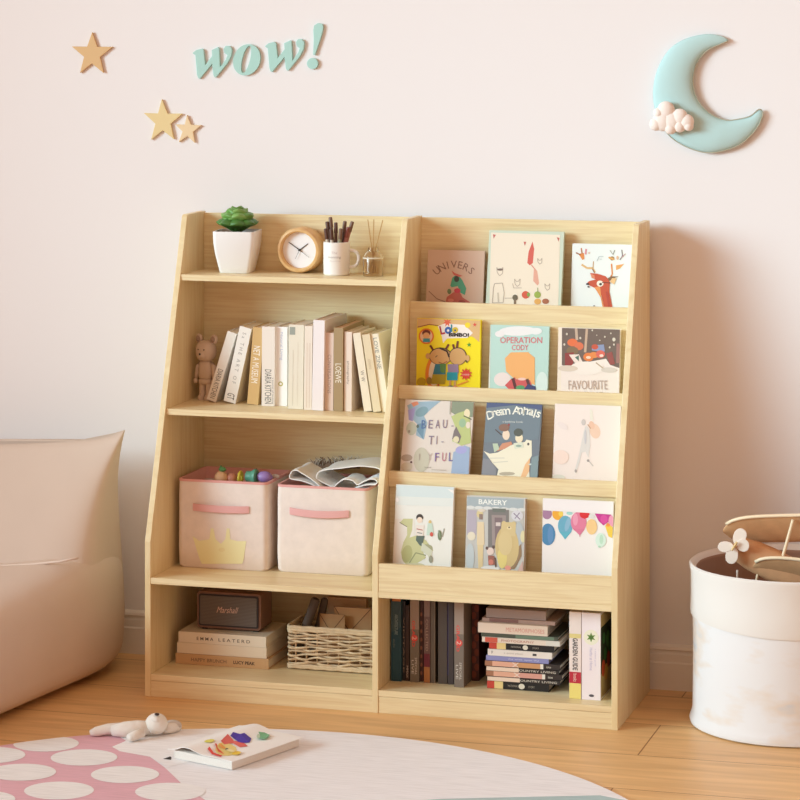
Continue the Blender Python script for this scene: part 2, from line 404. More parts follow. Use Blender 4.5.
def a_bird(A):
    A.arc_text('UNIVERS', 400, 560, 270, -42, 38, 70, (.55, .42, .36))
    A.poly([(300, 690), (320, 610), (390, 560), (450, 560), (480, 610), (550, 650), (560, 690)], (.76, .42, .38))
    A.poly([(355, 500), (375, 420), (425, 385), (475, 440), (515, 520), (500, 585), (450, 560), (430, 500), (370, 515)], (.33, .66, .55))
    A.poly([(365, 350), (400, 375), (480, 400), (440, 410), (390, 395)], (.8, .42, .38))
    A.ell(418, 432, 26, 30, (.27, .3, .27)); A.ell(425, 545, 32, 24, (.8, .3, .38)); A.ell(345, 555, 20, 26, (.45, .55, .4))
    A.line([(140, 560), (220, 630), (310, 660)], 8, (.62, .48, .42)); A.ell(360, 640, 30, 16, (.85, .55, .5)); A.ell(470, 650, 34, 14, (.62, .32, .3))
def a_party(A):
    A.poly([(100, 62), (712, 92), (690, 760), (82, 760)], (.93, .885, .81))
    A.poly([(468, 148), (482, 215), (470, 340), (442, 360), (420, 338), (432, 240)], (.83, .38, .33))
    A.line([(455, 355), (500, 410)], 10, (.85, .6, .52)); A.poly([(478, 395), (508, 410), (524, 520), (510, 540), (472, 500)], (.88, .66, .58))
    for q in (((116, 78), (142, 84), (122, 120)), ((388, 148), (412, 150), (400, 188)), ((682, 112), (706, 120), (697, 152))): A.poly(q, (.75, .4, .36))
    g = (.70, .64, .58)
    for x, y, k in ((175, 420, 1), (330, 520, .9), (595, 560, .8), (530, 330, .7)):
        A.line([(x-22*k, y), (x-26*k, y-45*k), (x-8*k, y-20*k), (x+12*k, y-20*k), (x+30*k, y-45*k), (x+26*k, y+10), (x, y+30*k), (x-22*k, y)], 5, g)
    A.line([(130, 520), (200, 515), (215, 600), (205, 690), (110, 690), (120, 560), (130, 520)], 6, g); A.line([(160, 600), (165, 690)], 14, (.8, .75, .68)); A.line([(220, 650), (340, 650)], 5, g)
    A.line([(290, 520), (300, 560), (370, 560)], 5, g); A.ell(180, 395, 26, 10, (.5, .42, .38))
    A.ell(405, 622, 34, 34, (.82, .35, .25)); A.ell(430, 620, 14, 18, (.5, .65, .3)); A.ell(510, 622, 30, 30, (.60, .68, .30)); A.ell(510, 682, 30, 26, (.88, .66, .35))
    A.ell(580, 680, 30, 24, (.66, .4, .28)); A.ell(312, 645, 24, 26, (.42, .38, .3)); A.line([(310, 660), (310, 720)], 20, (.5, .42, .34)); A.line([(512, 560), (512, 600)], 6, (.5, .6, .35))
def a_deer(A):
    o = (.87, .55, .3); b = (.5, .36, .3)
    A.line([(350, 375), (325, 330), (270, 330), (215, 295)], 20, (.87, .72, .5)); A.line([(330, 335), (335, 262)], 9, (.75, .6, .4)); A.line([(325, 340), (345, 375)], 10, b)
    A.poly([(185, 190), (240, 180), (245, 240), (225, 250)], o); A.line([(160, 178), (205, 200)], 12, (.62, .38, .2)); A.line([(213, 132), (222, 190)], 12, (.72, .45, .3)); A.line([(262, 140), (256, 195)], 16, (.85, .55, .6)); A.ell(292, 180, 12, 10, (.86, .76, .7))
    A.line([(515, 285), (522, 390), (505, 415)], 14, o); A.poly([(560, 300), (640, 285), (600, 330), (560, 345)], (.9, .65, .38)); A.ell(522, 232, 22, 20, (.58, .4, .22)); A.ell(515, 232, 34, 12, (.85, .65, .4), 20)
    A.line([(618, 145), (625, 205), (600, 245)], 9, (.5, .45, .5)); A.line([(655, 185), (612, 225)], 9, (.75, .6, .62)); A.line([(548, 150), (530, 195)], 8, (.6, .62, .6)); A.line([(500, 150), (530, 195)], 7, (.68, .68, .66)); A.ell(575, 225, 12, 20, (.88, .72, .6))
    A.line([(370, 260), (390, 215), (435, 215)], 7, (.74, .79, .8)); A.line([(395, 240), (420, 240)], 6, (.74, .79, .8))
    A.poly([(290, 500), (262, 485), (292, 458), (355, 442), (322, 420), (300, 378), (372, 384), (455, 408), (478, 432), (498, 470), (492, 560), (524, 725), (440, 725), (414, 600), (385, 550), (350, 528)], (.78, .34, .23))
    A.poly([(340, 520), (400, 505), (410, 600), (440, 725), (425, 720), (405, 620), (370, 560)], (.9, .6, .36)); A.poly([(305, 385), (345, 400), (350, 440), (315, 425)], (.86, .55, .42))
    A.ell(400, 482, 34, 30, (.95, .92, .86)); A.ell(405, 488, 14, 13, (.25, .2, .2)); A.line([(420, 470), (510, 475)], 8, (.42, .22, .16)); A.ell(276, 488, 17, 10, (.22, .18, .2)); A.ell(285, 515, 12, 8, (.3, .25, .25))
    A.poly([(478, 428), (510, 408), (585, 410), (540, 425), (490, 455)], (.5, .38, .26)); A.poly([(500, 462), (520, 425), (565, 428), (540, 490)], (.92, .76, .55)); A.ell(340, 703, 10, 7, (.45, .45, .45))
    A.poly([(455, 560), (480, 560), (500, 700), (480, 710)], (.72, .28, .22))
def a_yellow(A):
    A.poly([(115, 78), (710, 98), (700, 300), (640, 250), (480, 230), (320, 140), (230, 135), (118, 170)], (.87, .72, .50))
    A.line([(120, 160), (230, 135), (320, 148)], 8, (.6, .35, .2)); A.poly([(310, 150), (380, 125), (560, 140), (640, 215), (590, 260), (400, 265), (360, 310), (350, 250)], (.96, .93, .9))
    A.star(400, 115, 48, 20, 7, (.9, .42, .3)); A.ell(590, 142, 26, 26, (.95, .85, .2)); A.star(657, 138, 22, 9, 5, (.85, .3, .25)); A.star(605, 325, 24, 10, 5, (.3, .6, .2))
    A.text('L', 352, 188, 44, 80, (.7, .12, .2), -12, bold=.03); A.ell(408, 190, 32, 34, (.22, .4, .72)); A.ell(408, 192, 11, 12, (.95, .95, .95)); A.text('l', 440, 170, 14, 70, (.15, .55, .6), bold=.03); A.ell(474, 188, 28, 28, (.85, .75, .2)); A.ell(474, 190, 9, 9, (.2, .3, .5))
    A.text('BIMBO!', 510, 232, 190, 38, (.18, .15, .16), 2, bold=.05)
    A.ell(203, 245, 72, 74, (.9, .5, .16)); A.ell(203, 245, 58, 60, (.93, .8, .68)); A.ell(203, 215, 40, 30, (.45, .22, .18)); A.ell(203, 240, 32, 30, (.9, .7, .5)); A.poly([(170, 300), (175, 265), (235, 265), (240, 300)], (.25, .62, .7))
    A.ell(270, 570, 72, 150, (.92, .55, .2), 8); A.ell(292, 570, 62, 140, (.93, .88, .8), 8)
    k = (.25, .17, .13); skin = (.84, .67, .44)
    for p in (((275, 385), (240, 330)), ((385, 370), (415, 320)), ((490, 360), (500, 290)), ((465, 360), (455, 320))): A.line(p, 20, (.45, .22, .14))
    A.ell(338, 432, 108, 82, k); A.ell(338, 434, 101, 76, skin); A.ell(500, 432, 84, 84, k); A.ell(500, 434, 78, 78, skin)
    A.line([(330, 355), (400, 385), (420, 440)], 16, k); A.line([(290, 440), (310, 425)], 6, k); A.line([(400, 480), (360, 500), (320, 485)], 6, (.6, .25, .2)); A.ell(220, 430, 22, 26, skin); A.ell(590, 450, 22, 30, skin); A.line([(575, 470), (590, 490)], 14, k)
    A.poly([(290, 505), (390, 500), (385, 610), (265, 610)], (.2, .5, .6)); A.poly([(330, 500), (390, 500), (380, 590), (340, 580)], (.35, .55, .3)); A.poly([(265, 600), (390, 600), (380, 690), (250, 690)], (.68, .62, .15))
    A.poly([(405, 505), (505, 505), (510, 590), (410, 590)], (.60, .52, .65)); A.poly([(400, 580), (500, 580), (500, 655), (400, 655)], (.12, .62, .70)); A.line([(430, 655), (430, 715)], 20, skin); A.line([(475, 655), (475, 715)], 20, skin); A.ell(440, 718, 34, 14, (.1, .45, .4)); A.ell(480, 718, 24, 12, (.9, .5, .3))
    A.line([(320, 690), (320, 725)], 18, (.75, .35, .25)); A.star(578, 598, 62, 34, 10, (.85, .25, .18)); A.text('mini', 578, 600, 60, 18, (.97, .85, .8)); A.line([(500, 700), (600, 660)], 12, (.92, .6, .2)); A.ell(160, 670, 42, 40, (.75, .65, .1)); A.ell(235, 660, 26, 34, (.62, .52, .2))
def a_code(A):
    A.poly([(86, 88), (108, 88), (98, 760), (78, 760)], (.93, .93, .9)); A.ell(380, 160, 190, 48, (.93, .93, .93)); A.ell(200, 185, 50, 32, (.93, .92, .92)); A.ell(560, 165, 60, 34, (.92, .93, .93))
    A.text('OPERATION', 412, 252, 420, 62, (.84, .47, .50), 1, bold=.012); A.text('CODY', 402, 325, 165, 56, (.84, .47, .50), 1, bold=.012)
    A.ell(225, 640, 85, 70, (.93, .88, .87)); A.ell(620, 690, 60, 120, (.85, .92, .9))
    A.poly([(310, 372), (480, 372), (548, 430), (548, 700), (470, 670), (330, 625), (262, 560), (250, 430)], (.94, .70, .44))
    A.poly([(250, 700), (310, 640), (350, 620), (360, 640), (500, 650), (520, 700), (440, 740), (300, 750)], (.82, .36, .36)); A.line([(330, 630), (360, 740)], 30, (.38, .2, .2)); A.line([(470, 640), (490, 700)], 30, (.38, .22, .22)); A.ell(405, 725, 45, 24, (.35, .62, .42)); A.poly([(440, 740), (480, 690), (555, 715), (560, 760), (450, 760)], (.25, .27, .45)); A.ell(420, 640, 40, 14, (.95, .8, .75))
def a_winter(A):
    A.poly([(120, 82), (700, 92), (690, 760), (108, 760)], (.95, .90, .87)); A.poly([(120, 82), (700, 92), (692, 470), (600, 440), (560, 380), (350, 420), (300, 480), (118, 450)], (.45, .385, .35))
    A.line([(262, 85), (270, 200)], 26, (.78, .68, .6)); A.line([(370, 90), (352, 320)], 24, (.78, .67, .58)); A.line([(685, 230), (680, 420)], 40, (.62, .45, .42))
    A.ell(225, 225, 52, 38, (.89, .45, .27)); A.ell(290, 260, 46, 40, (.86, .46, .32)); A.ell(225, 305, 60, 40, (.52, .43, .32)); A.poly([(150, 330), (240, 320), (230, 450), (150, 460)], (.58, .25, .24)); A.poly([(190, 345), (290, 340), (330, 420), (290, 480), (230, 400)], (.93, .87, .83)); A.poly([(250, 370), (290, 350), (290, 410)], (.35, .45, .4))
    A.ell(385, 365, 52, 42, (.89, .50, .26)); A.ell(440, 345, 46, 30, (.9, .55, .3)); A.ell(385, 370, 24, 14, (.95, .85, .75)); A.poly([(420, 250), (540, 240), (550, 310), (420, 300)], (.55, .60, .74)); A.ell(450, 265, 34, 26, (.78, .35, .26)); A.ell(505, 335, 46, 38, (.86, .42, .36)); A.ell(515, 350, 20, 14, (.95, .85, .8))
    A.poly([(560, 330), (620, 310), (650, 430), (600, 440)], (.6, .32, .3)); A.ell(370, 475, 170, 66, (.95, .91, .88)); A.ell(180, 480, 100, 30, (.86, .80, .74)); A.line([(460, 420), (540, 480)], 12, (.74, .66, .56)); A.ell(590, 490, 80, 26, (.84, .8, .76))
    for x, y, r in ((640, 190, 16), (640, 240, 9), (425, 102, 8), (170, 142, 10), (305, 180, 10), (550, 165, 8), (598, 268, 9), (610, 130, 7), (500, 200, 6), (145, 245, 10), (470, 150, 5)): A.ell(x, y, r, r*1.2, (.86, .82, .76))
    A.text('FAVOURITE', 380, 640, 390, 90, (.74, .66, .62), -1); A.text('ISLAND', 380, 745, 370, 75, (.32, .26, .25), bold=.01)
def a_beau(A):
    A.poly([(110, 130), (180, 100), (410, 95), (330, 160), (260, 230), (290, 290), (260, 440), (190, 400), (200, 300), (150, 250)], (.60, .70, .76)); A.poly([(118, 170), (185, 150), (160, 275), (125, 260)], (.63, .6, .78)); A.poly([(145, 108), (200, 95), (215, 120), (165, 145)], (.86, .55, .42)); A.ell(240, 190, 60, 40, (.5, .62, .66), -30); A.poly([(205, 300), (260, 290), (255, 440), (200, 360)], (.45, .58, .66))
    A.ell(150, 340, 46, 60, (.75, .76, .68)); A.ell(205, 320, 12, 16, (.35, .42, .4)); A.ell(130, 365, 10, 14, (.6, .56, .5)); A.ell(240, 620, 70, 110, (.78, .76, .68)); A.ell(110, 600, 50, 30, (.7, .64, .58)); A.ell(150, 640, 10, 10, (.4, .3, .3)); A.ell(110, 680, 50, 40, (.82, .78, .7))
    A.poly([(510, 100), (705, 115), (690, 250), (560, 240), (500, 200)], (.55, .59, .50)); A.poly([(500, 240), (560, 210), (660, 180), (690, 480), (590, 500), (510, 460), (540, 340)], (.74, .78, .52)); A.ell(640, 215, 26, 40, (.92, .87, .72)); A.line([(610, 235), (680, 270)], 9, (.3, .35, .25)); A.ell(650, 320, 20, 30, (.9, .85, .78)); A.ell(600, 300, 30, 40, (.62, .74, .6))
    A.poly([(545, 330), (590, 420), (570, 480), (510, 440), (525, 370)], (.50, .46, .46)); A.ell(545, 445, 26, 28, (.88, .84, .70)); A.poly([(520, 560), (620, 500), (665, 520), (655, 760), (500, 760)], (.62, .70, .81)); A.ell(590, 540, 50, 34, (.66, .66, .85)); A.line([(495, 100), (490, 220)], 10, (.7, .68, .62))
    p = (.52, .46, .54)
    for ch, x, c in (('B', 258, (.36, .47, .66)), ('E', 320, p), ('A', 383, p), ('U', 447, p), ('-', 512, p)): A.text(ch, x, 305 if ch != '-' else 325, 38 if ch != '-' else 20, 76 if ch != '-' else 7, c, 3)
    for ch, x, c in (('T', 325, p), ('I', 375, p), ('-', 425, p)): A.text(ch, x, 447 if ch != '-' else 465, {'T': 44, 'I': 6, '-': 20}[ch], 76 if ch != '-' else 7, c, 3)
    for ch, x, c in (('F', 378, (.5, .4, .6)), ('U', 440, (.72, .42, .5)), ('L', 500, (.45, .42, .62))): A.text(ch, x, 600, 36, 76, c, 3)
    A.text('I', 222, 595, 6, 60, (.72, .68, .64)); A.text('Y', 315, 595, 34, 60, (.74, .7, .66)); A.text('happy', 300, 690, 60, 14, (.5, .46, .42)); A.line([(330, 710), (460, 718)], 6, (.75, .7, .65))
def a_dream(A):
    A.poly([(105, 62), (600, 92), (560, 400), (70, 420)], (.46, .52, .56)); A.poly([(105, 62), (600, 92), (596, 140), (350, 90), (104, 110)], (.33, .38, .52))
    A.arc_text('Dream', 330, 845, 700, -16, -4.5, 76, (.95, .95, .9), .01); A.arc_text('Animals', 320, 815, 680, 4.2, 20.8, 76, (.95, .95, .9), .01); A.text('a bedtime book', 335, 238, 180, 18, (.85, .87, .85), 2)
    cr = (.93, .91, .82)
    A.poly([(75, 495), (130, 520), (200, 510), (300, 455), (340, 440), (440, 420), (455, 400), (500, 410), (500, 540), (470, 600), (480, 760), (180, 760), (205, 660), (150, 600), (110, 540)], cr)
    A.poly([(400, 730), (440, 620), (485, 560), (475, 680), (440, 740)], (.92, .74, .55)); A.ell(280, 700, 70, 16, (.72, .68, .6)); A.ell(470, 440, 10, 12, (.35, .33, .32)); A.line([(130, 560), (260, 560)], 8, (.84, .83, .76)); A.line([(160, 600), (290, 590)], 8, (.84, .83, .76))
    A.poly([(190, 500), (240, 430), (320, 415), (330, 440), (260, 480)], (.82, .58, .46)); A.poly([(155, 430), (200, 430), (215, 480), (170, 510)], (.74, .80, .70)); A.ell(275, 355, 32, 46, (.93, .85, .76)); A.ell(258, 290, 48, 34, (.55, .42, .36)); A.line([(180, 305), (235, 355)], 9, (.36, .3, .3)); A.ell(300, 265, 10, 10, (.6, .3, .3))
    A.ell(390, 385, 34, 42, (.93, .88, .76)); A.ell(383, 335, 40, 36, (.35, .37, .34)); A.poly([(340, 430), (420, 420), (430, 470), (350, 480)], (.86, .88, .80)); A.ell(385, 455, 26, 10, (.6, .68, .62)); A.ell(500, 620, 30, 8, (.8, .85, .84)); A.poly([(60, 560), (130, 570), (190, 660), (180, 760), (50, 760)], (.54, .55, .58)); A.poly([(500, 560), (575, 540), (560, 760), (480, 760)], (.52, .6, .62))
def a_pale(A):
    A.ell(420, 300, 44, 62, (.93, .80, .71), -15); A.ell(395, 250, 22, 34, (.92, .76, .66), -20); A.poly([(375, 110), (400, 130), (410, 220), (380, 200)], (.92, .9, .84)); A.line([(360, 245), (385, 280)], 9, (.78, .62, .5))
    g = (.80, .77, .75)
    A.poly([(345, 250), (375, 290), (380, 420), (365, 520), (340, 470), (310, 480), (290, 560), (265, 640), (250, 625), (285, 500), (310, 380), (330, 290)], (.87, .85, .83)); A.ell(325, 228, 18, 26, g); A.line([(365, 545), (405, 590)], 9, g); A.ell(362, 545, 11, 11, (.66, .62, .6)); A.ell(258, 632, 10, 14, (.7, .66, .64)); A.ell(150, 260, 50, 24, (.93, .88, .86), 30); A.ell(340, 350, 10, 60, (.8, .79, .8)); A.ell(110, 690, 60, 26, (.88, .86, .8)); A.ell(130, 520, 70, 60, (.95, .86, .81))
def a_dragon(A):
    A.poly([(92, 82), (552, 98), (548, 190), (88, 180)], (.84, .89, .89)); A.poly([(88, 170), (548, 185), (545, 250), (86, 240)], (.89, .91, .89)); A.poly([(60, 350), (240, 350), (250, 760), (55, 760)], (.91, .89, .85))
    g = (.70, .70, .48)
    A.poly([(120, 385), (150, 350), (225, 350), (220, 440), (200, 500), (260, 480), (330, 520), (390, 600), (360, 610), (300, 600), (330, 660), (200, 740), (150, 690), (130, 620), (150, 540), (180, 480), (180, 410)], (.78, .78, .58)); A.ell(180, 630, 42, 70, g, 10); A.line([(120, 380), (180, 415)], 6, (.5, .48, .36)); A.ell(340, 585, 44, 34, (.66, .66, .52)); A.line([(200, 700), (250, 620), (330, 640)], 9, (.58, .6, .44))
    A.ell(280, 340, 28, 28, (.25, .22, .2)); A.ell(280, 360, 22, 24, (.94, .86, .78)); A.poly([(250, 400), (315, 400), (310, 490), (250, 480)], (.92, .88, .84)); A.line([(255, 430), (305, 440)], 8, (.7, .4, .36)); A.line([(260, 460), (300, 465)], 6, (.4, .45, .45)); A.poly([(255, 485), (320, 485), (300, 570), (280, 560), (250, 520)], (.36, .42, .38)); A.poly([(300, 540), (380, 600), (370, 690), (345, 640), (290, 600)], (.82, .83, .74))
    A.ell(362, 375, 12, 16, (.85, .75, .5)); A.poly([(345, 385), (380, 385), (395, 480), (335, 480)], (.78, .86, .80)); A.ell(375, 472, 14, 18, (.82, .36, .3)); A.ell(440, 480, 16, 40, (.45, .5, .36)); A.line([(430, 440), (445, 500)], 10, (.55, .6, .5)); A.line([(475, 425), (460, 490)], 7, (.6, .62, .55)); A.ell(370, 670, 16, 30, (.6, .6, .52)); A.ell(240, 720, 80, 20, (.8, .78, .64)); A.ell(100, 200, 14, 18, (.96, .95, .94)); A.poly([(500, 110), (550, 120), (550, 150)], (.96, .95, .93))
def a_bakery(A):
    A.poly([(102, 105), (580, 112), (575, 190), (100, 185)], (.66, .71, .73)); A.poly([(100, 185), (578, 195), (570, 760), (85, 760)], (.78, .78, .76)); A.text('BAKERY', 320, 145, 240, 42, (.93, .94, .92), 1, bold=.02)
    for i in range(7): A.ell(130+i*72, 192+i*1.3, 36, 14, (.86, .87, .86))
    A.poly([(105, 215), (185, 215), (180, 420), (100, 420)], (.72, .69, .74)); A.poly([(280, 205), (455, 205), (455, 520), (280, 520)], (.50, .485, .475)); A.poly([(310, 250), (430, 250), (430, 500), (315, 500)], (.62, .57, .56)); A.poly([(335, 270), (400, 270), (400, 480), (340, 480)], (.52, .45, .46)); A.poly([(315, 195), (430, 195), (425, 225), (320, 225)], (.45, .47, .44)); A.poly([(345, 310), (385, 310), (385, 340), (345, 340)], (.85, .8, .78))
    A.ell(210, 245, 28, 32, (.86, .8, .6)); A.poly([(205, 245), (235, 245), (235, 290), (205, 290)], (.58, .5, .46)); A.poly([(190, 310), (245, 310), (250, 500), (185, 500)], (.89, .82, .68)); A.poly([(190, 500), (240, 500), (235, 720), (200, 720)], (.88, .80, .62)); A.ell(140, 430, 34, 36, (.9, .87, .78)); A.ell(130, 600, 36, 110, (.76, .80, .81)); A.ell(225, 215, 30, 12, (.88, .84, .78))
    A.ell(525, 250, 50, 44, (.84, .84, .86)); A.line([(495, 230), (550, 280)], 8, (.55, .5, .58)); A.line([(545, 225), (505, 275)], 8, (.58, .54, .62)); A.ell(540, 400, 40, 100, (.72, .75, .76)); A.ell(575, 420, 24, 50, (.86, .83, .66)); A.poly([(530, 700), (570, 620), (575, 720)], (.84, .70, .66))
    A.poly([(500, 560), (555, 480), (560, 580), (500, 690), (420, 690)], (.60, .50, .38)); A.ell(440, 510, 100, 175, (.82, .73, .52)); A.poly([(395, 305), (415, 295), (430, 305), (480, 305), (500, 295), (515, 310), (510, 420), (385, 420)], (.84, .76, .56)); A.ell(458, 352, 20, 14, (.9, .83, .66)); A.ell(458, 348, 7, 6, (.35, .28, .22)); A.ell(400, 600, 40, 90, (.89, .82, .52)); A.ell(447, 682, 26, 20, (.92, .62, .55)); A.ell(425, 480, 60, 100, (.85, .77, .57))
    A.ell(300, 550, 30, 32, (.90, .82, .78)); A.ell(272, 525, 12, 14, (.42, .34, .32)); A.ell(325, 515, 10, 14, (.42, .34, .32)); A.poly([(280, 585), (330, 585), (340, 660), (285, 665)], (.62, .40, .34)); A.ell(305, 640, 20, 24, (.82, .50, .44)); A.ell(300, 690, 80, 20, (.90, .89, .88)); A.line([(340, 600), (345, 680)], 10, (.4, .32, .3))
def a_balloon(A):
    A.ell(145, 205, 42, 46, (.66, .50, .62)); A.ell(235, 205, 46, 50, (.94, .68, .22)); A.ell(262, 200, 20, 24, (.95, .82, .35)); A.ell(335, 195, 26, 14, (.66, .85, .82)); A.ell(300, 300, 62, 84, (.42, .68, .78)); A.poly([(250, 350), (350, 350), (300, 412)], (.38, .70, .78)); A.ell(320, 285, 20, 60, (.55, .72, .82), 15)
    A.ell(155, 375, 62, 90, (.30, .53, .70)); A.ell(175, 380, 24, 74, (.38, .56, .74)); A.ell(412, 265, 66, 84, (.88, .50, .62)); A.poly([(365, 320), (465, 320), (424, 375)], (.86, .48, .6)); A.ell(385, 245, 22, 50, (.92, .62, .72)); A.ell(462, 200, 42, 34, (.87, .18, .2)); A.poly([(425, 210), (495, 205), (462, 238)], (.85, .15, .18))
    A.ell(522, 300, 46, 64, (.95, .80, .56)); A.ell(522, 215, 26, 18, (.88, .88, .86)); A.poly([(548, 190), (685, 195), (670, 250), (620, 285), (580, 250)], (.78, .22, .56)); A.ell(625, 235, 30, 36, (.84, .30, .62)); A.ell(685, 250, 22, 50, (.92, .62, .72)); A.poly([(635, 290), (655, 262), (700, 300), (694, 385), (665, 375)], (.93, .78, .30)); A.ell(660, 280, 16, 14, (.94, .58, .25))
    A.ell(600, 405, 44, 58, (.84, .92, .87)); A.ell(590, 460, 12, 8, (.70, .83, .74)); A.ell(605, 400, 16, 40, (.74, .87, .78)); A.poly([(108, 82), (706, 92), (704, 192), (108, 178)], (.95, .93, .93)); A.line([(424, 370), (424, 385)], 5, (.8, .5, .6))

display(0, 'small dusty pink picture book with a green bird and curved title', (415, 235), 10, (130, 155), (700, 150), (110, 660), .010, (.83, .72, .64), a_bird)
display(0, 'largest picture book, cream cover with mint border and a long red hat', (480, 225), 8.89, (85, 40), (750, 65), (50, 700), .012, (.80, .85, .78), a_party)
display(0, 'white picture book with a red deer head and leafy antlers', (560, 235), 10, (125, 85), (730, 95), (105, 690), .008, (.92, .945, .945), a_deer)
display(1, 'bright yellow picture book with two cartoon children', (405, 310), 9.41, (115, 75), (715, 95), (108, 710), .012, (.97, .90, .12), a_yellow)
display(1, 'pale cyan picture book with pink title and an orange shape', (480, 315), 10, (105, 90), (695, 120), (85, 740), .010, (.74, .87, .84), a_code)
display(1, 'picture book with snowy night scene, dark top and white lower half', (550, 320), 10, (85, 75), (705, 88), (70, 705), .012, (.95, .90, .84), a_winter)
display(2, 'pastel picture book titled in spaced letters with green and blue blots', (395, 390), 8.89, (95, 75), (705, 115), (50, 730), .010, (.88, .84, .80), a_beau, pages=(.6, .6, .52))
display(2, 'slate blue picture book with arched white title and a child riding a white bird', (475, 395), 8.89, (105, 60), (600, 90), (55, 705), .010, (.46, .50, .54), a_dream)
display(2, 'blank-looking pale pink picture book with a faint grey figure', (545, 395), 8.42, (85, 75), (640, 90), (60, 700), .008, (.95, .90, .87), a_pale)
display(3, 'pale picture book with a child riding a green dragon', (385, 475), 8, (90, 75), (555, 95), (65, 710), .012, (.92, .92, .89), a_dragon)
display(3, 'grey blue picture book with a bear outside a bakery door', (455, 485), 8.42, (100, 95), (595, 105), (85, 695), .018, (.80, .80, .78), a_bakery, pages=(.80, .68, .54))
display(3, 'white picture book with colourful balloons along its top', (530, 490), 8.42, (108, 80), (705, 90), (105, 690), .008, (.95, .93, .92), a_balloon)

# ------------------------------------------------------------------ top left shelf
def plant():
    root = thing('potted_succulent', 'green succulent in a white square tapered pot on the top shelf', 'potted plant', (.131, -.082, Z1+.0004), (0, 0, math.radians(7)))
    wm = mat((.95, .95, .95), .35)
    def rr(a, z, rad=.016, n=5):
        pts = []
        for cxx, cyy, s0 in ((a-rad, a-rad, 0), (-a+rad, a-rad, 1), (-a+rad, -a+rad, 2), (a-rad, -a+rad, 3)):
            for i in range(n): t = PI/2*(s0+i/(n-1)); pts.append((cxx+rad*math.cos(t), cyy+rad*math.sin(t), z))
        return pts
    mb = MB(); hp = .106
    outer = [(.038, 0), (.0395, .002), (.043, .02), (.0485, .045), (.0528, .075), (.054, hp-.002), (.0535, hp)]
    rings = [rr(a, z, .010) for a, z in outer]+[rr(.050, hp, .008), rr(.0495, hp-.012, .008), rr(.048, hp-.014, .008)]
    mb.loft(rings, wm); mb.build('pot', root, smooth='auto')
    mb = MB(); mb.loft([rr(.049, hp-.014, .008), rr(.049, hp-.008, .008)], mat((.35, .28, .2), .9, noise=.3, nscale=200)); mb.build('soil', root)
    mb = MB(); g1, g2, g3 = mat((.40, .60, .27), .4, noise=.3, nscale=25), mat((.28, .47, .20), .4, noise=.3, nscale=25), mat((.50, .68, .36), .4, noise=.2, nscale=25)
    def leaf(az, tilt, L, wd, th, base, m):
        a = math.radians(az); tl = math.radians(tilt)
        out = Vector((math.cos(a)*math.cos(tl), math.sin(a)*math.cos(tl), math.sin(tl)))
        sd = Vector((-math.sin(a), math.cos(a), 0)); nr = out.cross(sd)*-1
        rings = []; N = 9
        for i in range(N+1):
            k = i/N; wk = max(.03, (math.sin(PI*min(1, .10+.80*k**1.1))**.8) if k < .86 else (math.sin(PI*.79)**.8)*math.sqrt(max(0, 1-((k-.86)/.14)**2))*.9+.02)
            c = Vector(base)+out*(L*k)+nr*(-.012*math.sin(PI*k)) + Vector((0, 0, .010*k*k))
            rings.append([tuple(c+sd*(wd*wk*math.cos(t))+nr*(th*wk*math.sin(t)+(.006*wk*math.cos(t)**2))) for t in [2*PI*j/12 for j in range(12)]])
        mb.loft(rings, m)
    zb = hp-.006
    for i in range(8): leaf(i*45+12, 14, .056, .025, .011, (0, 0, zb+.004), g2)
    for i in range(7): leaf(i*51.4+30, 36, .052, .028, .012, (0, 0, zb+.008), (g1, g3)[i % 2])
    for i in range(5): leaf(i*72+5, 58, .050, .028, .013, (0, 0, zb+.010), (g3, g1)[i % 2])
    for i in range(3): leaf(i*120+60, 74, .052, .026, .013, (0, 0, zb+.008), g1)
    mb.build('leaves', root, smooth=True)
plant()

def clock():
    Y = -.058; R = .0572; x, z = onY(298.0, 249.8, Y-.02)
    root = thing('clock', 'round wooden clock with white dial and black hands on the top shelf', 'clock', (x, Y, Z1+.0002))
    wd = grain('clock_wood', ((.84, .66, .42), (.90, .74, .52)), (8, 8, 8), nscale=3)
    cz = R+.001
    def disc(prof, m, name, n=64, sm='auto'):
        mb = MB(); mb.loft([[(r*math.cos(2*PI*k/n), y, cz+r*math.sin(2*PI*k/n)) for k in range(n)] for r, y in prof], m, True, True); return mb.build(name, root, smooth=sm)
    disc([(.047, .035), (R-.004, .035), (R, .028), (R, -.014), (R-.003, -.019), (R-.008, -.020), (.0465, -.018), (.0455, -.006), (.0455, -.002)], wd, 'case')
    disc([(.0453, -.002), (.0453, -.0045)], mat((.95, .94, .95), .4), 'dial')
    def hand(px, py, w, name, y, tail=.0):
        hx, hz = (px-297.8)/381, -(py-249.0)/381
        mb = MB(); A = Art(mb, y=y); A.k = 0
        L = math.hypot(hx, hz); ux, uz = hx/L, hz/L
        pts = [(-ux*tail-uz*w/2, cz-uz*tail+ux*w/2), (hx-uz*w/3, cz+hz+ux*w/3), (hx+uz*w/3, cz+hz-ux*w/3), (-ux*tail+uz*w/2, cz-uz*tail-ux*w/2)]
        mb.prism(pts, -.0006, mat((.08, .08, .08), .4), 'y', y); mb.build(name, root)
    hand(306, 242.8, .0026, 'hour_hand', -.0055); hand(286.6, 241.6, .0022, 'minute_hand', -.0065); hand(307.5, 255.8, .0009, 'second_hand', -.0075, .0); hand(293.8, 257.3, .0009, 'alarm_hand', -.0085)
    mb = MB(); mb.loft([[(.003*math.cos(2*PI*k/16), y, cz+.003*math.sin(2*PI*k/16)) for k in range(16)] for y in (-.0045, -.0096)], mat((.08, .08, .08), .4)); mb.build('hand_hub', root)
clock()

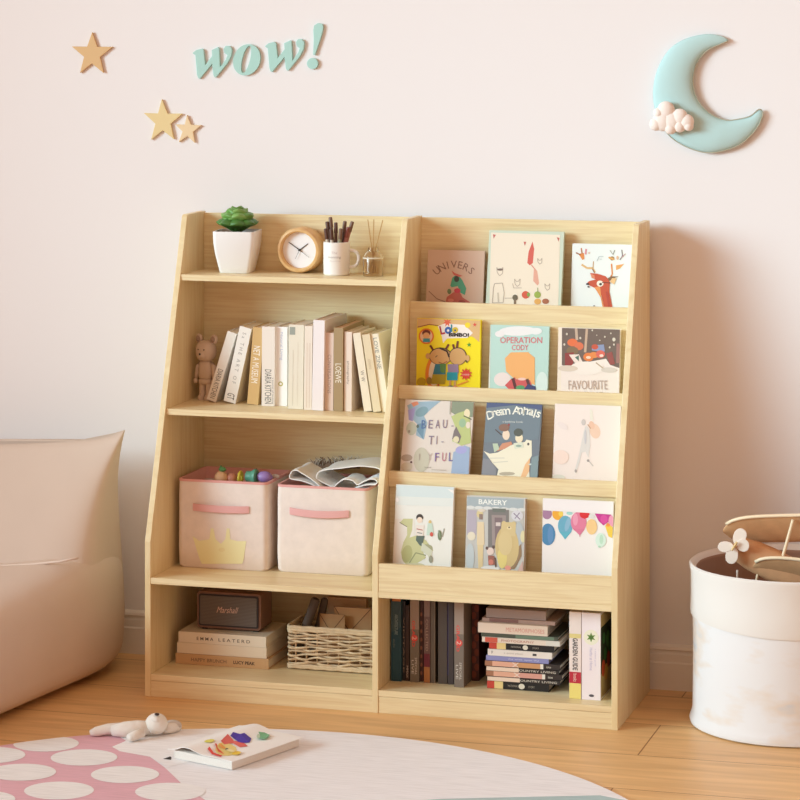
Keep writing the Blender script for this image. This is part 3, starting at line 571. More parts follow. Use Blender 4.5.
MUGX, MUGY = .3965, -.085
def mug():
    root = thing('mug', 'white mug holding brown pens on the top shelf', 'mug', (MUGX, MUGY, Z1+.0004))
    m = mat((.95, .93, .91), .3); hh = .0835; r = .0335
    mb = MB(); mb.lathe([(r-.003, 0), (r, .003), (r, hh-.001), (r-.0012, hh), (r-.003, hh-.001), (r-.003, .008), (.001, .006)], (0, 0, 0), m, 48)
    # small grey print round the front
    for body, zc, ww, h_, cc in (('The', .058, .015, .006, (.8, .74, .72)), ('morning', .046, .034, .008, (.66, .62, .62)), ('coffee and books', .0375, .03, .003, (.8, .76, .75))):
        vs, fs = text_polys(body, ww, h_, .1)
        P = []
        for a, b in vs:
            th = -PI/2+.12+a/r; P.append(((r+.0002)*math.cos(th), (r+.0002)*math.sin(th), zc+b))
        mb.add(P, fs, mat(cc))
    mb.build('body', root, smooth='auto')
    mb = MB(); pts = [(r-.002+.024*math.sin(PI*t)**.8, 0, .062-.044*t) for t in [i/14 for i in range(15)]]
    pts = [(r-.003, 0, .063)]+[(r-.003+.026*math.sin(PI*(.06+.88*i/14))**.7, 0, .063-.043*(.5-.5*math.cos(PI*(.06+.88*i/14)))) for i in range(15)]+[(r-.003, 0, .020)]
    mb.tube(pts, .0042, m, 12, 1.0); mb.build('handle', root, smooth=True, rot=(0, 0, math.radians(6)))
mug()
def pens():
    def mk(pc, name_label, brl):
        r = thing('pen', name_label, 'pen')
        mb = MB(); mb.lathe([(.0038, 0), (.0042, .002), (.0042, .095)], (0, 0, 0), mat(brl, .45), 14); mb.build('barrel', r, smooth='auto')
        mb = MB(); mb.lathe([(.0050, .095), (.0052, .097), (.0048, .118), (.0044, .121), (.0030, .122)], (0, 0, 0), mat(pc, .4), 14); mb.build('cap', r, smooth='auto')
        return r
    # photo tip x,y ; foot offset ; cap tone
    dk, md, rd = (.36, .24, .20), (.47, .35, .28), (.52, .27, .24)
    specs = [(325.5, 228.5, -.018, -.012, dk, 1, 'dark brown pen standing lowest at the left of the white mug'),
             (327, 221.5, -.012, .012, dk, 0, 'dark brown pen at the left behind the lowest one in the mug'),
             (330.3, 217, -.004, .016, md, 0, 'tallest brown pen in the white mug'),
             (331, 229, -.012, -.016, dk, 1, 'short brown pen in the front left of the white mug, pale barrel showing'),
             (335.8, 222.5, .0, -.008, dk, 0, 'dark pen upright in the middle of the white mug'),
             (340.8, 228.5, .008, -.016, md, 2, 'brown pen with grey-green barrel in the front middle of the mug'),
             (345, 221, .010, .014, md, 0, 'brown pen in the back right of the white mug, slightly tilted'),
             (348.3, 227, .012, -.004, rd, 3, 'reddish brown pen leaning right in the white mug'),
             (352.5, 221.5, .016, .006, md, 3, 'rightmost pen of the white mug, leaning far right')]
    src = {}
    for tx, ty, ox, oy, cc, bi, lab in specs:
        X, Z = onY(tx, ty, MUGY+oy)
        tip = Vector((X, MUGY+oy, Z)); ln = .122
        fx = max(-.02, min(.02, ox*.5 if abs(X-MUGX) > .03 else (X-MUGX)*.6))
        foot = Vector((MUGX+fx*.6, MUGY+oy*.6, 0)); d2 = (tip.x-foot.x)**2+(tip.y-foot.y)**2
        foot.z = tip.z-math.sqrt(max(1e-6, ln*ln-d2))
        q = (tip-foot).to_track_quat('Z', 'Y').to_euler()
        k = (cc, bi)
        if k not in src:
            src[k] = mk(cc, lab, [(.4, .28, .24), (.86, .80, .74), (.55, .54, .42), (.66, .42, .38)][bi]); src[k].location = foot; src[k].rotation_euler = q; src[k]['group'] = 'pens in the white mug'
        else: dup(src[k], foot, q, lab, 'pens in the white mug')
pens()

def diffuser():
    X, Y = .492, -.085
    root = thing('diffuser_bottle', 'small clear glass diffuser bottle holding thin reeds on the top shelf', 'bottle', (X, Y, Z1+.0004))
    g = mat((.97, .95, .92), .05, trans=1); oil = mat((.95, .88, .74), .08, trans=.95)
    mb = MB(); mb.lathe([(.024, 0), (.0255, .003), (.0255, .046), (.022, .055), (.014, .062), (.0125, .071), (.0105, .071), (.0105, .062), (.020, .052), (.0235, .045), (.0235, .006), (.001, .005)], (0, 0, 0), g, 36); mb.build('glass', root, smooth='auto')
    mb = MB(); mb.lathe([(.0228, .0062), (.0232, .008), (.0232, .036), (.0228, .038)], (0, 0, 0), oil, 36); mb.build('oil', root, smooth='auto')
    mb = MB(); mb.lathe([(.0258, .044), (.0262, .0445), (.0262, .0460), (.0258, .0465)], (0, 0, 0), mat((.93, .90, .84), .3), 36); mb.build('collar', root, smooth='auto')
    for tx, ty, lab in ((367.8, 219.5, 'reed stick leaning left out of the diffuser bottle'), (373.8, 219.5, 'upright reed stick in the diffuser bottle, between the two others'), (382.8, 220, 'reed stick leaning right out of the diffuser bottle')):
        x, z = onY(tx, ty, Y)
        tip = Vector((x-X, 0, z-Z1)); foot = Vector((-(x-X)*.35, .002, .010))
        mid = tip.lerp(foot, .55)
        o = thing('reed_stick', lab, 'reed', (X, Y, Z1), group='reeds in the diffuser bottle')
        mb = MB(); mb.tube([foot, tip], .0013, mat((.74, .58, .36), .7), 8); r = mb.build('reed', o)
diffuser()

# ------------------------------------------------------------------ bear figure
def bear():
    Y = -.110; x, _ = onY(209.5, 400, Y); x -= .009
    root = thing('bear_figurine', 'beige toy bear figurine standing in the left corner beside the leaning books', 'figurine', (x, Y, Z2+.0004), (0, 0, math.radians(-16))); root.scale = (.9, .9, .98)
    c = mat((.80, .71, .63), .5); dk = mat((.62, .52, .45), .6)
    mb = MB()
    mb.ell((0, 0, .127), (.0295, .026, .028), c, e=.8); mb.ell((0, -.021, .118), (.014, .010, .0105), c)
    mb.build('head', root, smooth=True)
    for s in (-1, 1):
        mb = MB(); mb.ell((s*.026, .002, .158), (.0120, .006, .0125), c); mb.ell((s*.026, -.004, .158), (.007, .003, .008), dk); mb.build('ear', root, smooth=True)
        mb = MB(); mb.ell((s*.010, -.0245, .132), (.0018, .0018, .0022), mat((.12, .1, .1), .3)); mb.build('eye', root, smooth=True)
    mb = MB(); mb.ell((0, -.031, .121), (.0032, .0022, .0026), mat((.1, .08, .08), .3)); mb.build('nose', root, smooth=True)
    mb = MB(); mb.loft([[(rx*math.cos(t)**1 if False else rx*math.copysign(abs(math.cos(t))**.7, math.cos(t)), ry*math.copysign(abs(math.sin(t))**.7, math.sin(t)), z) for t in [2*PI*k/24 for k in range(24)]] for rx, ry, z in ((.018, .012, .054), (.0215, .0155, .058), (.0225, .016, .075), (.020, .015, .094), (.014, .011, .102))], c)
    mb.build('torso', root, smooth=True)
    mb = MB(); mb.loft([[(rx*math.copysign(abs(math.cos(t))**.7, math.cos(t)), ry*math.copysign(abs(math.sin(t))**.7, math.sin(t)), z) for t in [2*PI*k/24 for k in range(24)]] for rx, ry, z in ((.016, .012, .040), (.0215, .0155, .045), (.0215, .0155, .052), (.018, .013, .0545))], c); mb.build('hips', root, smooth=True)
    for s in (-1, 1):
        mb = MB(); mb.tube([(s*.020, 0, .095), (s*.026, 0, .088), (s*.0295, -.002, .070), (s*.031, -.006, .056)], [.006, .0075, .007, .005], c, 12); mb.ell((s*.031, -.008, .049), (.0065, .006, .0075), c); mb.build('arm', root, smooth=True)
        mb = MB(); mb.loft([[(s*.0115+rx*math.cos(t), -.001*0+ry*math.sin(t)-(.004 if z < .01 else 0), z) for t in [2*PI*k/20 for k in range(20)]] for rx, ry, z in ((.0100, .015, 0), (.0105, .0155, .008), (.0100, .0125, .014), (.0098, .0115, .044), (.006, .008, .048))], c); mb.build('leg', root, smooth='auto')
bear()

# ------------------------------------------------------------------ fabric bins
def rring(x0, x1, y0, y1, z, rad=.014, n=5, bul=0):
    pts = []
    for cx_, cy_, s0 in ((x1-rad, y1-rad, 0), (x0+rad, y1-rad, 1), (x0+rad, y0+rad, 2), (x1-rad, y0+rad, 3)):
        for i in range(n): t = PI/2*(s0+i/(n-1)); pts.append((cx_+rad*math.cos(t), cy_+rad*math.sin(t), z))
    return pts
def fbin(label, x0, x1, y0, y1, hh, hpx, rot=0):
    root = thing('storage_bin', label, 'storage bin', ((x0+x1)/2, (y0+y1)/2, Z3), (0, 0, rot), group='fabric storage bins on the third left shelf')
    a, b = (x1-x0)/2, (y1-y0)/2
    fab = mat((.93, .875, .84), .9, noise=.05, nscale=45, bump=.25)
    mb = MB(); prof = [(-.004, .0005), (0, .006), (.0015, .05), (.0008, hh*.55), (.001, hh*.85), (0, hh-.004)]
    rings = [rring(-a-o, a+o, -b-o, b+o, z) for o, z in prof]+[rring(-a+.003, a-.003, -b+.003, b-.003, hh-.004, .011), rring(-a+.004, a-.004, -b+.004, b-.004, hh-.05, .011)]
    mb.loft(rings, fab); mb.build('body', root, smooth='auto')
    mb = MB(); pk = mat((.90, .66, .64), .8)
    mb.loft([rring(-a-.001, a+.001, -b-.001, b+.001, hh-.0055), rring(-a-.0012, a+.0012, -b-.0012, b+.0012, hh), rring(-a+.004, a-.004, -b+.004, b-.004, hh+.0003, .011), rring(-a+.0045, a-.0045, -b+.0045, b-.0045, hh-.03, .011)], pk, False, False); mb.build('trim', root, smooth='auto')
    # handle strap (local coordinates)
    hx0, hx1, hz, hw, sag = hpx
    n = 12; A = []
    for i in range(n+1):
        k = i/n; out = .0025+.007*math.sin(PI*k)**.6; A.append((hx0+(hx1-hx0)*k, -b-out, hz-sag*math.sin(PI*k)))
    mb = MB(); m2 = mat((.90, .68, .67), .75)
    mb.loft([[(x, y, z+hw/2), (x, y-.0015, z+hw/2-.001), (x, y-.002, z), (x, y-.0015, z-hw/2+.001), (x, y, z-hw/2), (x, y+.001, z)] for x, y, z in A], m2); mb.build('handle', root, smooth='auto')
    return root, a, b
B1H = .2205
b1, a1, bb1 = fbin('left fabric storage bin with a yellow crown and pink handle', .032, .266, -.247, -.047, B1H, (-.076, .071, .152, .018, .001))
mb = MB()
cr = [(150, 540), (195, 572), (262, 562), (272, 490), (290, 490), (304, 562), (340, 592), (368, 562), (378, 490), (396, 490), (402, 562), (450, 574), (508, 574), (492, 690), (482, 725), (212, 725), (196, 690)]
def b1map(a, b):
    x, z = onY(170+a/6.667, 455+b/6.667, -.249); return x-.149, z-Z3
A = Art(mb, b1map, y=-bb1-.0019); A.poly(cr, (.94, .915, .71)); A.ell(345, 632, 22, 14, (.92, .88, .66))
mb.build('crown_print', b1)
b2, a2, bb2 = fbin('right fabric storage bin with pink handle and white cloth sticking out', .2885, .524, -.237, -.037, .2165, (-.083, .070, .153, .018, .004))

def sph(name, label, cat, px, py, Y, r, c, extra=None, e=1, rot=None):
    x, z = onY(px, py, Y); o = thing(name, label, cat, (x, Y, z), rot or (0, 0, 0), group='toys in the left fabric bin')
    mb = MB(); mb.ell((0, 0, 0), r, mat(c, .45), e=e); mb.build('body', o, smooth=True)
    if extra: extra(o)
    return o
def lf(o):
    mb = MB(); mb.ell((.004, 0, .022), (.010, .008, .006), mat((.35, .60, .36), .5)); mb.ell((0, 0, .026), (.003, .003, .006), mat((.35, .60, .36), .5)); mb.build('stem', o, smooth=True)
sph('toy_pear', 'cream toy fruit with a green stem in the left bin', 'toy', 221, 478, -.20, (.017, .017, .018), (.93, .78, .62), lf)
sph('toy_ball', 'pinkish orange toy ball between the cream toy fruit and the yellow ring', 'toy', 231.5, 478.5, -.19, (.014, .014, .014), (.85, .60, .52))
def ring(o):
    pass
x_, z_ = onY(240.5, 477.5, -.19)
o = thing('toy_ring', 'yellow toy ring standing in the left bin beside the green toy', 'toy', (x_, -.19, z_), group='toys in the left fabric bin')
mb = MB()
for yy in (0,):
    R1, R2 = .012, .0055; n1, n2 = 24, 10
    mb.loft([[(.55*R2*math.cos(2*PI*j/n2)*1.3, (R1+R2*math.sin(2*PI*j/n2))*math.cos(2*PI*i/n1), (R1+R2*math.sin(2*PI*j/n2))*math.sin(2*PI*i/n1)) for j in range(n2)] for i in range(n1+1)], mat((.90, .85, .30), .45), False, False)
mb.build('ring', o, smooth=True)
x_, z_ = onY(252, 476.5, -.19)
o = thing('toy_spool', 'green flared toy spool in the left bin', 'toy', (x_, -.19, z_), (0, PI/2, 0), group='toys in the left fabric bin')
mb = MB(); mb.lathe([(.010, -.016), (.013, -.014), (.0135, -.002), (.015, .0), (.019, .006), (.020, .011), (.017, .014), (.010, .015)], (0, 0, 0), mat((.36, .62, .52), .45), 28); mb.build('spool', o, smooth='auto')
sph('toy_egg', 'purple egg-shaped toy in the left bin', 'toy', 264.5, 477, -.19, (.021, .015, .0145), (.62, .50, .74))
sph('toy_peg', 'small pale grey toy peg at the right end of the left bin', 'toy', 275, 476.5, -.17, (.012, .006, .006), (.82, .78, .74))

def cloth():
    # folded white cloth: a ribbon profile in the XZ plane swept along Y
    o = thing('folded_cloth', 'white folded cloth with rolled edges in the right fabric bin', 'cloth', (0, 0, 0), group=None)
    m = mat((.97, .96, .95), .9, bump=.2, nscale=60)
    def sheet(path, y0, y1, th=.0022, name='fold', wob=.004):
        P = []
        for px, py in path:
            P.append(onY(px, py, y0))
        Q = []
        for i in range(len(P)-1):            # catmull-rom
            p0, p1, p2, p3 = P[max(i-1, 0)], P[i], P[i+1], P[min(i+2, len(P)-1)]
            for k in range(6):
                t = k/6; Q.append(tuple(.5*((2*p1[a])+(-p0[a]+p2[a])*t+(2*p0[a]-5*p1[a]+4*p2[a]-p3[a])*t*t+(-p0[a]+3*p1[a]-3*p2[a]+p3[a])*t**3) for a in (0, 1)))
        Q.append(P[-1])
        mb = MB(); rings = []
        ny = 7
        for j in range(ny):
            y = y0+(y1-y0)*j/(ny-1); w_ = wob*math.sin(j*1.3)
            L, R = [], []
            for i, (x, z) in enumerate(Q):
                a, b = Q[max(i-1, 0)], Q[min(i+1, len(Q)-1)]
                dx, dz = b[0]-a[0], b[1]-a[1]; l = math.hypot(dx, dz) or 1
                nx, nz = -dz/l*th/2, dx/l*th/2
                L.append((x+nx, y, z+nz+w_*.3)); R.append((x-nx, y, z-nz+w_*.3))
            rings.append(L+R[::-1])
        mb.loft(rings, m); mb.build(name, o, smooth='auto')
    s = 6.4
    def c(*pts): return [(270+a/s, 455+b/s) for a, b in pts]
    sheet(c((318, 225), (270, 190), (200, 165), (140, 155), (124, 140), (140, 105), (170, 98), (200, 115), (235, 135), (290, 175), (330, 215)), -.215, -.10)
    sheet(c((500, 230), (455, 215), (400, 205), (330, 172), (298, 150), (305, 115), (335, 100), (380, 92), (450, 85), (560, 72), (640, 76), (700, 90), (712, 130), (705, 170), (690, 200)), -.20, -.07)
    sheet(c((400, 215), (440, 175), (480, 155), (530, 165), (560, 190), (600, 170), (640, 155), (670, 158), (685, 172), (672, 190), (640, 190), (600, 195), (540, 215)), -.222, -.14)
    return o
cl = cloth()
def fringe():
    o = thing('fringed_throw', 'brown fringed throw end bristling behind the white cloth in the right bin', 'throw')
    mb = MB(); bm_ = mat((.55, .45, .37), .9); wm_ = mat((.88, .84, .78), .9)
    x0, z0 = onY(309, 465, -.08); x1, z1 = onY(356, 462, -.08)
    mb.tube([(x0+(x1-x0)*i/10, -.050+.003*math.sin(i), z0-.010+(z1-z0)*i/10) for i in range(11)], .011, bm_, 10)
    mb.build('roll', o, smooth=True)
    mb = MB(); rnd = random.Random(3)
    for i in range(110):
        k = rnd.random(); x = x0+(x1-x0)*k; z = z0-.006+(z1-z0)*k; a = rnd.uniform(-.7, .7); L = rnd.uniform(.014, .024)
        yy = -.054+rnd.uniform(-.006, .006)
        p0 = Vector((x, yy, z)); d = Vector((math.sin(a), rnd.uniform(-.5, .2), math.cos(a)))
        mb.tube([p0, p0+d*L*.6, p0+d*L+Vector((.004*(1 if a > 0 else -1), 0, -.001))], [.0011, .001, .0006], (bm_, wm_, wm_)[i % 3], 5)
    f = mb.build('fringe', o, smooth=True)
fringe()

# ------------------------------------------------------------------ bottom left: speaker on books, basket
STK = 'books under the speaker'
def lying(label, xl, xr, yb, zbase, t, Y, d, cover, art=None, rot=0, group=STK, z_at=None, pages=(.90, .84, .75), name='book'):
    x0, _ = onY(xl, yb, Y); x1, _ = onY(xr, yb, Y); h = x1-x0
    return book('lying', label, 'book', (x0, Y, zbase+.0003), (0, 0, rot), t, h, d, cover, pages, art=(lambda A: art(A, h, t)) if art else None, group=group, name=name)
lying('tan book at the bottom under the speaker, dark lettering on its spine', 175.5, 268.5, 666, ZS, .0255, -.268, .17, (.80, .64, .46),
      lambda A, h, t: (A.text('HAPPY BRUNCH', h*.36, t*.48, h*.38, t*.34, (.45, .34, .26), down=0), A.text('LUCY PEAK', h*.74, t*.48, h*.23, t*.32, (.18, .14, .12), down=0, bold=.02)))
lying('plain cream book in the middle under the speaker', 177, 266.5, 656, ZS+.0258, .0265, -.266, .165, (.90, .83, .73))
lying('cream book directly under the speaker, spaced dark letters on its spine', 178.5, 266, 646, ZS+.0526, .0265, -.264, .165, (.90, .84, .75),
      lambda A, h, t: (A.text('E M M A', h*.305, t*.45, h*.19, t*.30, (.40, .33, .28), down=0, bold=.01), A.text('L E A T E R D', h*.64, t*.45, h*.36, t*.30, (.45, .38, .32), down=0, bold=.01)))
def speaker():
    zb = ZS+.0795; Y = -.225
    x0, _ = onY(197, 610, Y); x1, z1 = onY(261, 594.5, Y); _, z0 = onY(261, 633, Y)
    w_, h_ = x1-x0, z1-zb-.004
    root = thing('speaker', 'small brown box speaker with grey grille standing on the books', 'speaker', ((x0+x1)/2, Y, zb))
    br = mat((.52, .37, .29), .5, noise=.1, nscale=80); d = .085; z0 = .004; z1 = z0+h_
    mb = MB(); mb.loft([[(x, y, z) for x, z in [(p[0], p[1]) for p in rr2(w_/2, h_/2, .009, (0, z0+h_/2))]] for y in (0, d)], br); c = mb.build('case', root, bevel=.0015, smooth='auto')
    mb = MB(); bz = .008
    mb.loft([[(x, -.0006, z) for x, z in rr2(w_/2-bz+.002, h_/2-bz+.002, .005, (0, z0+h_/2))], [(x, -.0030, z) for x, z in rr2(w_/2-bz+.002, h_/2-bz+.002, .005, (0, z0+h_/2))]], mat((.17, .13, .12), .5)); mb.build('front_frame', root)
    gm = grille_mat()
    mb = MB(); mb.loft([[(x, -.0032, z) for x, z in rr2(w_/2-bz-.002, h_/2-bz-.002, .003, (0, z0+h_/2))], [(x, -.0045, z) for x, z in rr2(w_/2-bz-.002, h_/2-bz-.002, .003, (0, z0+h_/2))]], gm); mb.build('grille', root)
    mb = MB(); A = Art(mb, y=-.0047); A.text('Marshall', -.002, z0+h_*.53, .058, .015, (.85, .68, .60), -1, .45, 0, down=0); mb.build('logo', root)
    for sx in (-1, 1):
        mb = MB(); mb.box(sx*w_*.40-.006, sx*w_*.40+.006, .008, .020, 0, .0042, mat((.1, .09, .09))); mb.build('foot', root)
        mb = MB(); mb.box(sx*w_*.40-.006, sx*w_*.40+.006, d-.020, d-.008, 0, .0042, mat((.1, .09, .09))); mb.build('foot', root)
def rr2(a, b, r, c, n=5):
    pts = []
    for cx_, cy_, s0 in ((a-r, b-r, 0), (-a+r, b-r, 1), (-a+r, -b+r, 2), (a-r, -b+r, 3)):
        for i in range(n): t = PI/2*(s0+i/(n-1)); pts.append((c[0]+cx_+r*math.cos(t), c[1]+cy_+r*math.sin(t)))
    return pts
def grille_mat():
    m = bpy.data.materials.new('speaker_cloth'); m.use_nodes = True; nt = m.node_tree; b = nt.nodes['Principled BSDF']
    tc = nt.nodes.new('ShaderNodeTexCoord'); wv = nt.nodes.new('ShaderNodeTexWave'); wv.bands_direction = 'Z'; wv.inputs['Scale'].default_value = 90
    wv.inputs['Distortion'].default_value = 1.0
    r = nt.nodes.new('ShaderNodeValToRGB'); r.color_ramp.elements[0].color = (*lin((.36, .32, .30)), 1); r.color_ramp.elements[1].color = (*lin((.46, .42, .38)), 1)
    nt.links.new(tc.outputs['Object'], wv.inputs['Vector']); nt.links.new(wv.outputs['Fac'], r.inputs['Fac']); nt.links.new(r.outputs['Color'], b.inputs['Base Color'])
    b.inputs['Roughness'].default_value = .8
    return m
speaker()

BX0, BX1, BY0, BY1, BH = .3145, .5745, -.252, -.062, .108
def basket():
    root = thing('wicker_basket', 'rectangular woven wicker basket on the bottom left shelf', 'basket', ((BX0+BX1)/2, (BY0+BY1)/2, ZS+.0004))
    a, b = (BX1-BX0)/2, (BY1-BY0)/2
    c1, c2, c3 = mat((.86, .76, .62), .8, noise=.15, nscale=60), mat((.78, .66, .52), .8, noise=.15, nscale=60), mat((.72, .59, .45), .8)
    def peri(n, off=0, rad=.012):
        # points along rounded rectangle
        P = rring(-a+off, a-off, -b+off, b-off, 0, rad, 6); P.append(P[0])
        L = [0]
        for p, q in zip(P, P[1:]): L.append(L[-1]+math.dist(p, q))
        out = []
        for i in range(n):
            t = L[-1]*i/n
            k = max(j for j in range(len(L)) if L[j] <= t+1e-9); k = min(k, len(P)-2)
            f = (t-L[k])/(L[k+1]-L[k]); out.append((P[k][0]+(P[k+1][0]-P[k][0])*f, P[k][1]+(P[k+1][1]-P[k][1])*f))
        return out
    NS = 30; base = peri(NS*6, .006)
    def nrm(i):
        p, q = base[i-1], base[(i+1) % len(base)]; dx, dy = q[0]-p[0], q[1]-p[1]; l = math.hypot(dx, dy); return (dy/l, -dx/l)
    mb = MB(); rnd = random.Random(5); rows = 12
    for r_ in range(rows):
        z0 = .016+(BH-.034)*r_/(rows-1)
        pts = []
        wob = rnd.uniform(0, 6); jz = [rnd.uniform(-.0022, .0022) for _ in range(NS+1)]
        for i in range(len(base)+1):
            k = i % len(base); nx, ny = nrm(k); s = math.sin(PI*i/6+(PI if r_ % 2 else 0))
            jj = jz[(i//6) % NS]*(1-(i % 6)/6)+jz[((i//6)+1) % NS]*((i % 6)/6)
            pts.append((base[k][0]+nx*.0032*s, base[k][1]+ny*.0032*s, z0+jj+.0022*math.sin(PI*i/12+r_*1.9)))
        mb.tube(pts, .0029, (c1, c2, c1)[r_ % 3], 6)
    for i in range(NS):
        p = base[i*6]; mb.tube([(p[0], p[1], .004), (p[0], p[1], BH-.006)], .0022, c3, 6)
    mb.build('woven_wall', root, smooth=True)
    for nm, z0, z1, rr_ in (('rim', BH-.014, BH, .0060), ('base_band', .0028, .014, .0055)):
        mb = MB()
        for zz in (z0+rr_*.6, z1-rr_*.7):
            P = peri(160, .005); mb.tube([(x, y, zz+.0006*math.sin(i*.9)) for i, (x, y) in enumerate(P+[P[0]])], rr_*.78, c1, 8)
        mb.build(nm, root, smooth=True)
    mb = MB(); mb.box(-a+.008, a-.008, -b+.008, b-.008, .001, .005, c3); mb.build('bottom', root)
basket()
def basket_things():
    # dark rolls
    def roll(lab, p0, p1, Y0, Y1, r):
        xa, za = onY(*p0, Y0); xb, zb = onY(*p1, Y1)
        A_, B_ = Vector((xa, Y0, za)), Vector((xb, Y1, zb)); d = (B_-A_).normalized(); B_.z -= .002
        k = (ZS+.020-A_.z)/d.z; A2 = A_+d*k
        o = thing('fabric_roll', lab, 'roll', A2, group='dark rolls in the wicker basket'); v = B_-A2
        mb = MB(); mb.tube([(0, 0, 0), v*.02, v*.98, v], [r*.8, r, r, r*.85], mat((.38, .32, .28), .8, noise=.15, nscale=60), 18); mb.build('body', o, smooth='auto')
        e = v.normalized(); mb = MB(); mb.tube([v*.985, v*.985+e*.004], r*.55, mat((.25, .2, .17), .8), 14); mb.build('core', o, smooth='auto')
    roll('dark brown roll leaning right in the basket, in front', (306.5, 625), (316, 598), -.180, -.178, .0115)
    roll('dark brown roll standing behind the front roll in the basket', (319, 625), (325, 598), -.155, -.150, .0095)
    kr = (.80, .62, .44)
    def env(name, lab, pts_tl, pts_br, Y, tilt, art, c=kr, t=.006):
        x0, z1 = onY(*pts_tl, Y); x1, _ = onY(*pts_br, Y); h = z1-(ZS+.006)
        o = thing(name, lab, 'envelope' if 'envelope' in name else 'box', (x0, Y-.0, ZS+.006), (-tilt, 0, 0), group=None)
        mb = MB(); mb.box(0, x1-x0, 0, t, 0, h, mat(c, .8, noise=.04, nscale=90)); mb.build('body', o, bevel=.001)
        if art:
            mb = MB(); A = Art(mb, y=-.0004); art(A, x1-x0, h); mb.build('flap', o)
    ln = (.42, .26, .16)
    env('cardboard_box', 'tan flat cardboard box standing at the back of the wicker basket', (327.5, 597), (366, 597), -.10, 0, None, (.82, .66, .50), .018)
    env('envelope', 'kraft envelope with pointed flap standing in the right of the basket', (334, 606), (371.5, 606), -.145, 0,
        lambda A, w_, h: (A.poly([(0, h), (w_, h), (w_*.42, h-.062)], (.82, .64, .45)), A.line([(0, h), (w_*.42, h-.062), (w_, h)], .0016, ln), A.line([(0, h-.0008), (w_, h-.0008)], .0014, ln)))
    env('envelope', 'smaller kraft envelope at an angle left of the larger one in the basket', (319.5, 613.5), (345, 613.5), -.165, 0,
        lambda A, w_, h: A.line([(0, h), (w_*.45, h-.045), (w_, h)], .0016, ln), (.78, .60, .42), .004)
basket_things()

# ------------------------------------------------------------------ bottom right: upright dark books, stack, two white books
UPR = 'dark upright books on the bottom right shelf'
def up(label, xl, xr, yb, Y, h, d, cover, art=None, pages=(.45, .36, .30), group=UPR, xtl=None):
    x0, _ = onY(xl, yb, Y); x1, _ = onY(xr, yb, Y); t = x1-x0
    book('spine', label, 'book', (x0, Y, ZS+.0004), (0, 0, 0), t, h, d, cover, pages, art=(lambda A: art(A, t, h)) if art else None, group=group)
HH = .213
up('teal blue book with an orange top to its spine, first in the row', 391.2, 401.3, 681, -.295, HH, .16, (.10, .27, .33),
   many(lambda A, t, h: A.poly([(t*.1, h*.91), (t*.95, h*.91), (t*.95, h), (t*.1, h)], (.80, .48, .24)), lambda A, t, h: A.poly([(0, h*.55), (t, h*.62), (t, h*.91), (0, h*.91)], (.22, .32, .36)), vt('ARCHITECTURE', (.55, .62, .62), .53, .76, .3), vt('studio', (.45, .5, .5), .38, .48, .2, 0, -.2)))
up('very thin black book beside the teal one', 402.2, 405.4, 682, -.285, HH-.02, .15, (.14, .10, .10), vt('VINTAGE', (.6, .5, .42), .1, .8, .4))
up('thin dark brown book left of the grey book with red lettering', 405.6, 409.2, 683, -.285, HH-.03, .15, (.24, .15, .12), vt('MMXX', (.8, .72, .66), .04, .2, .5))
red = (.86, .30, .27)
dvd = lambda A, t, h: (A.poly([(0, h*.60), (t, h*.60), (t, h*.97), (0, h*.97)], (.62, .55, .50)), A.text('GRAND', t*.4, h*.55, h*.30, t*.34, red, 90, down=0, bold=.02), A.ell(t*.5, h*.50, t*.36, t*.36, red), A.text('2', t*.5, h*.50, t*.35, t*.45, (.9, .8, .75), 90, down=0),
                       A.text('LIVE', t*.3, h*.17, h*.16, t*.24, (.85, .82, .78), 90, down=0), A.text('SPECIAL', t*.66, h*.18, h*.2, t*.22, (.85, .82, .78), 90, down=0))
up('grey book with red lettering on its spine, nearer the teal book', 410, 419, 684, -.292, HH, .15, (.46, .42, .37), dvd)
up('thin dark book with red-brown patterned spine', 419.4, 423.2, 684, -.28, HH-.01, .15, (.33, .17, .13), lambda A, t, h: [A.ell(t*.5, h*(.1+.1*i), t*.3, t*.5, (.62, .38, .28)) for i in range(8)])
up('brown book with maroon label and orange foot on its spine', 423.8, 430, 683.5, -.29, HH, .15, (.42, .31, .28),
   many(lambda A, t, h: A.poly([(0, h*.18), (t, h*.18), (t, h*.33), (0, h*.33)], (.42, .12, .18)), lambda A, t, h: A.poly([(0, 0), (t, 0), (t, h*.18), (0, h*.18)], (.66, .42, .22)), lambda A, t, h: A.poly([(0, h*.75), (t, h*.75), (t, h), (0, h)], (.52, .42, .39)), vt('COLLECTED', (.68, .56, .5), .36, .72, .4)))
up('thin grey brown book right of the one with the maroon label', 430.3, 435.2, 684, -.288, HH, .15, (.38, .33, .28), lambda A, t, h: A.line([(t*.92, 0), (t*.92, h)], .0012, (.55, .48, .4)))
up('plain dark grey book, wider, mid row', 438, 447, 684.5, -.29, HH, .15, (.32, .28, .25))
up('plain charcoal book with a violet edge left of the second red-lettered spine', 447.6, 453.6, 685, -.29, HH, .15, (.27, .23, .23), lambda A, t, h: A.line([(t*.06, h*.1), (t*.06, h*.9)], .0012, (.30, .26, .46)))
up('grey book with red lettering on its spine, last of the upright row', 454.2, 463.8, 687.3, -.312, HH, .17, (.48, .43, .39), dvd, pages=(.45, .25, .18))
up('dark red patterned book pushed back behind the last grey spine', 471.8, 479, 684, -.24, HH-.015, .15, (.30, .12, .09), lambda A, t, h: [A.ell(t*(.3+.4*(i % 2)), h*(.08+.09*i), t*.35, t*.5, (.48, .20, .12)) for i in range(10)])

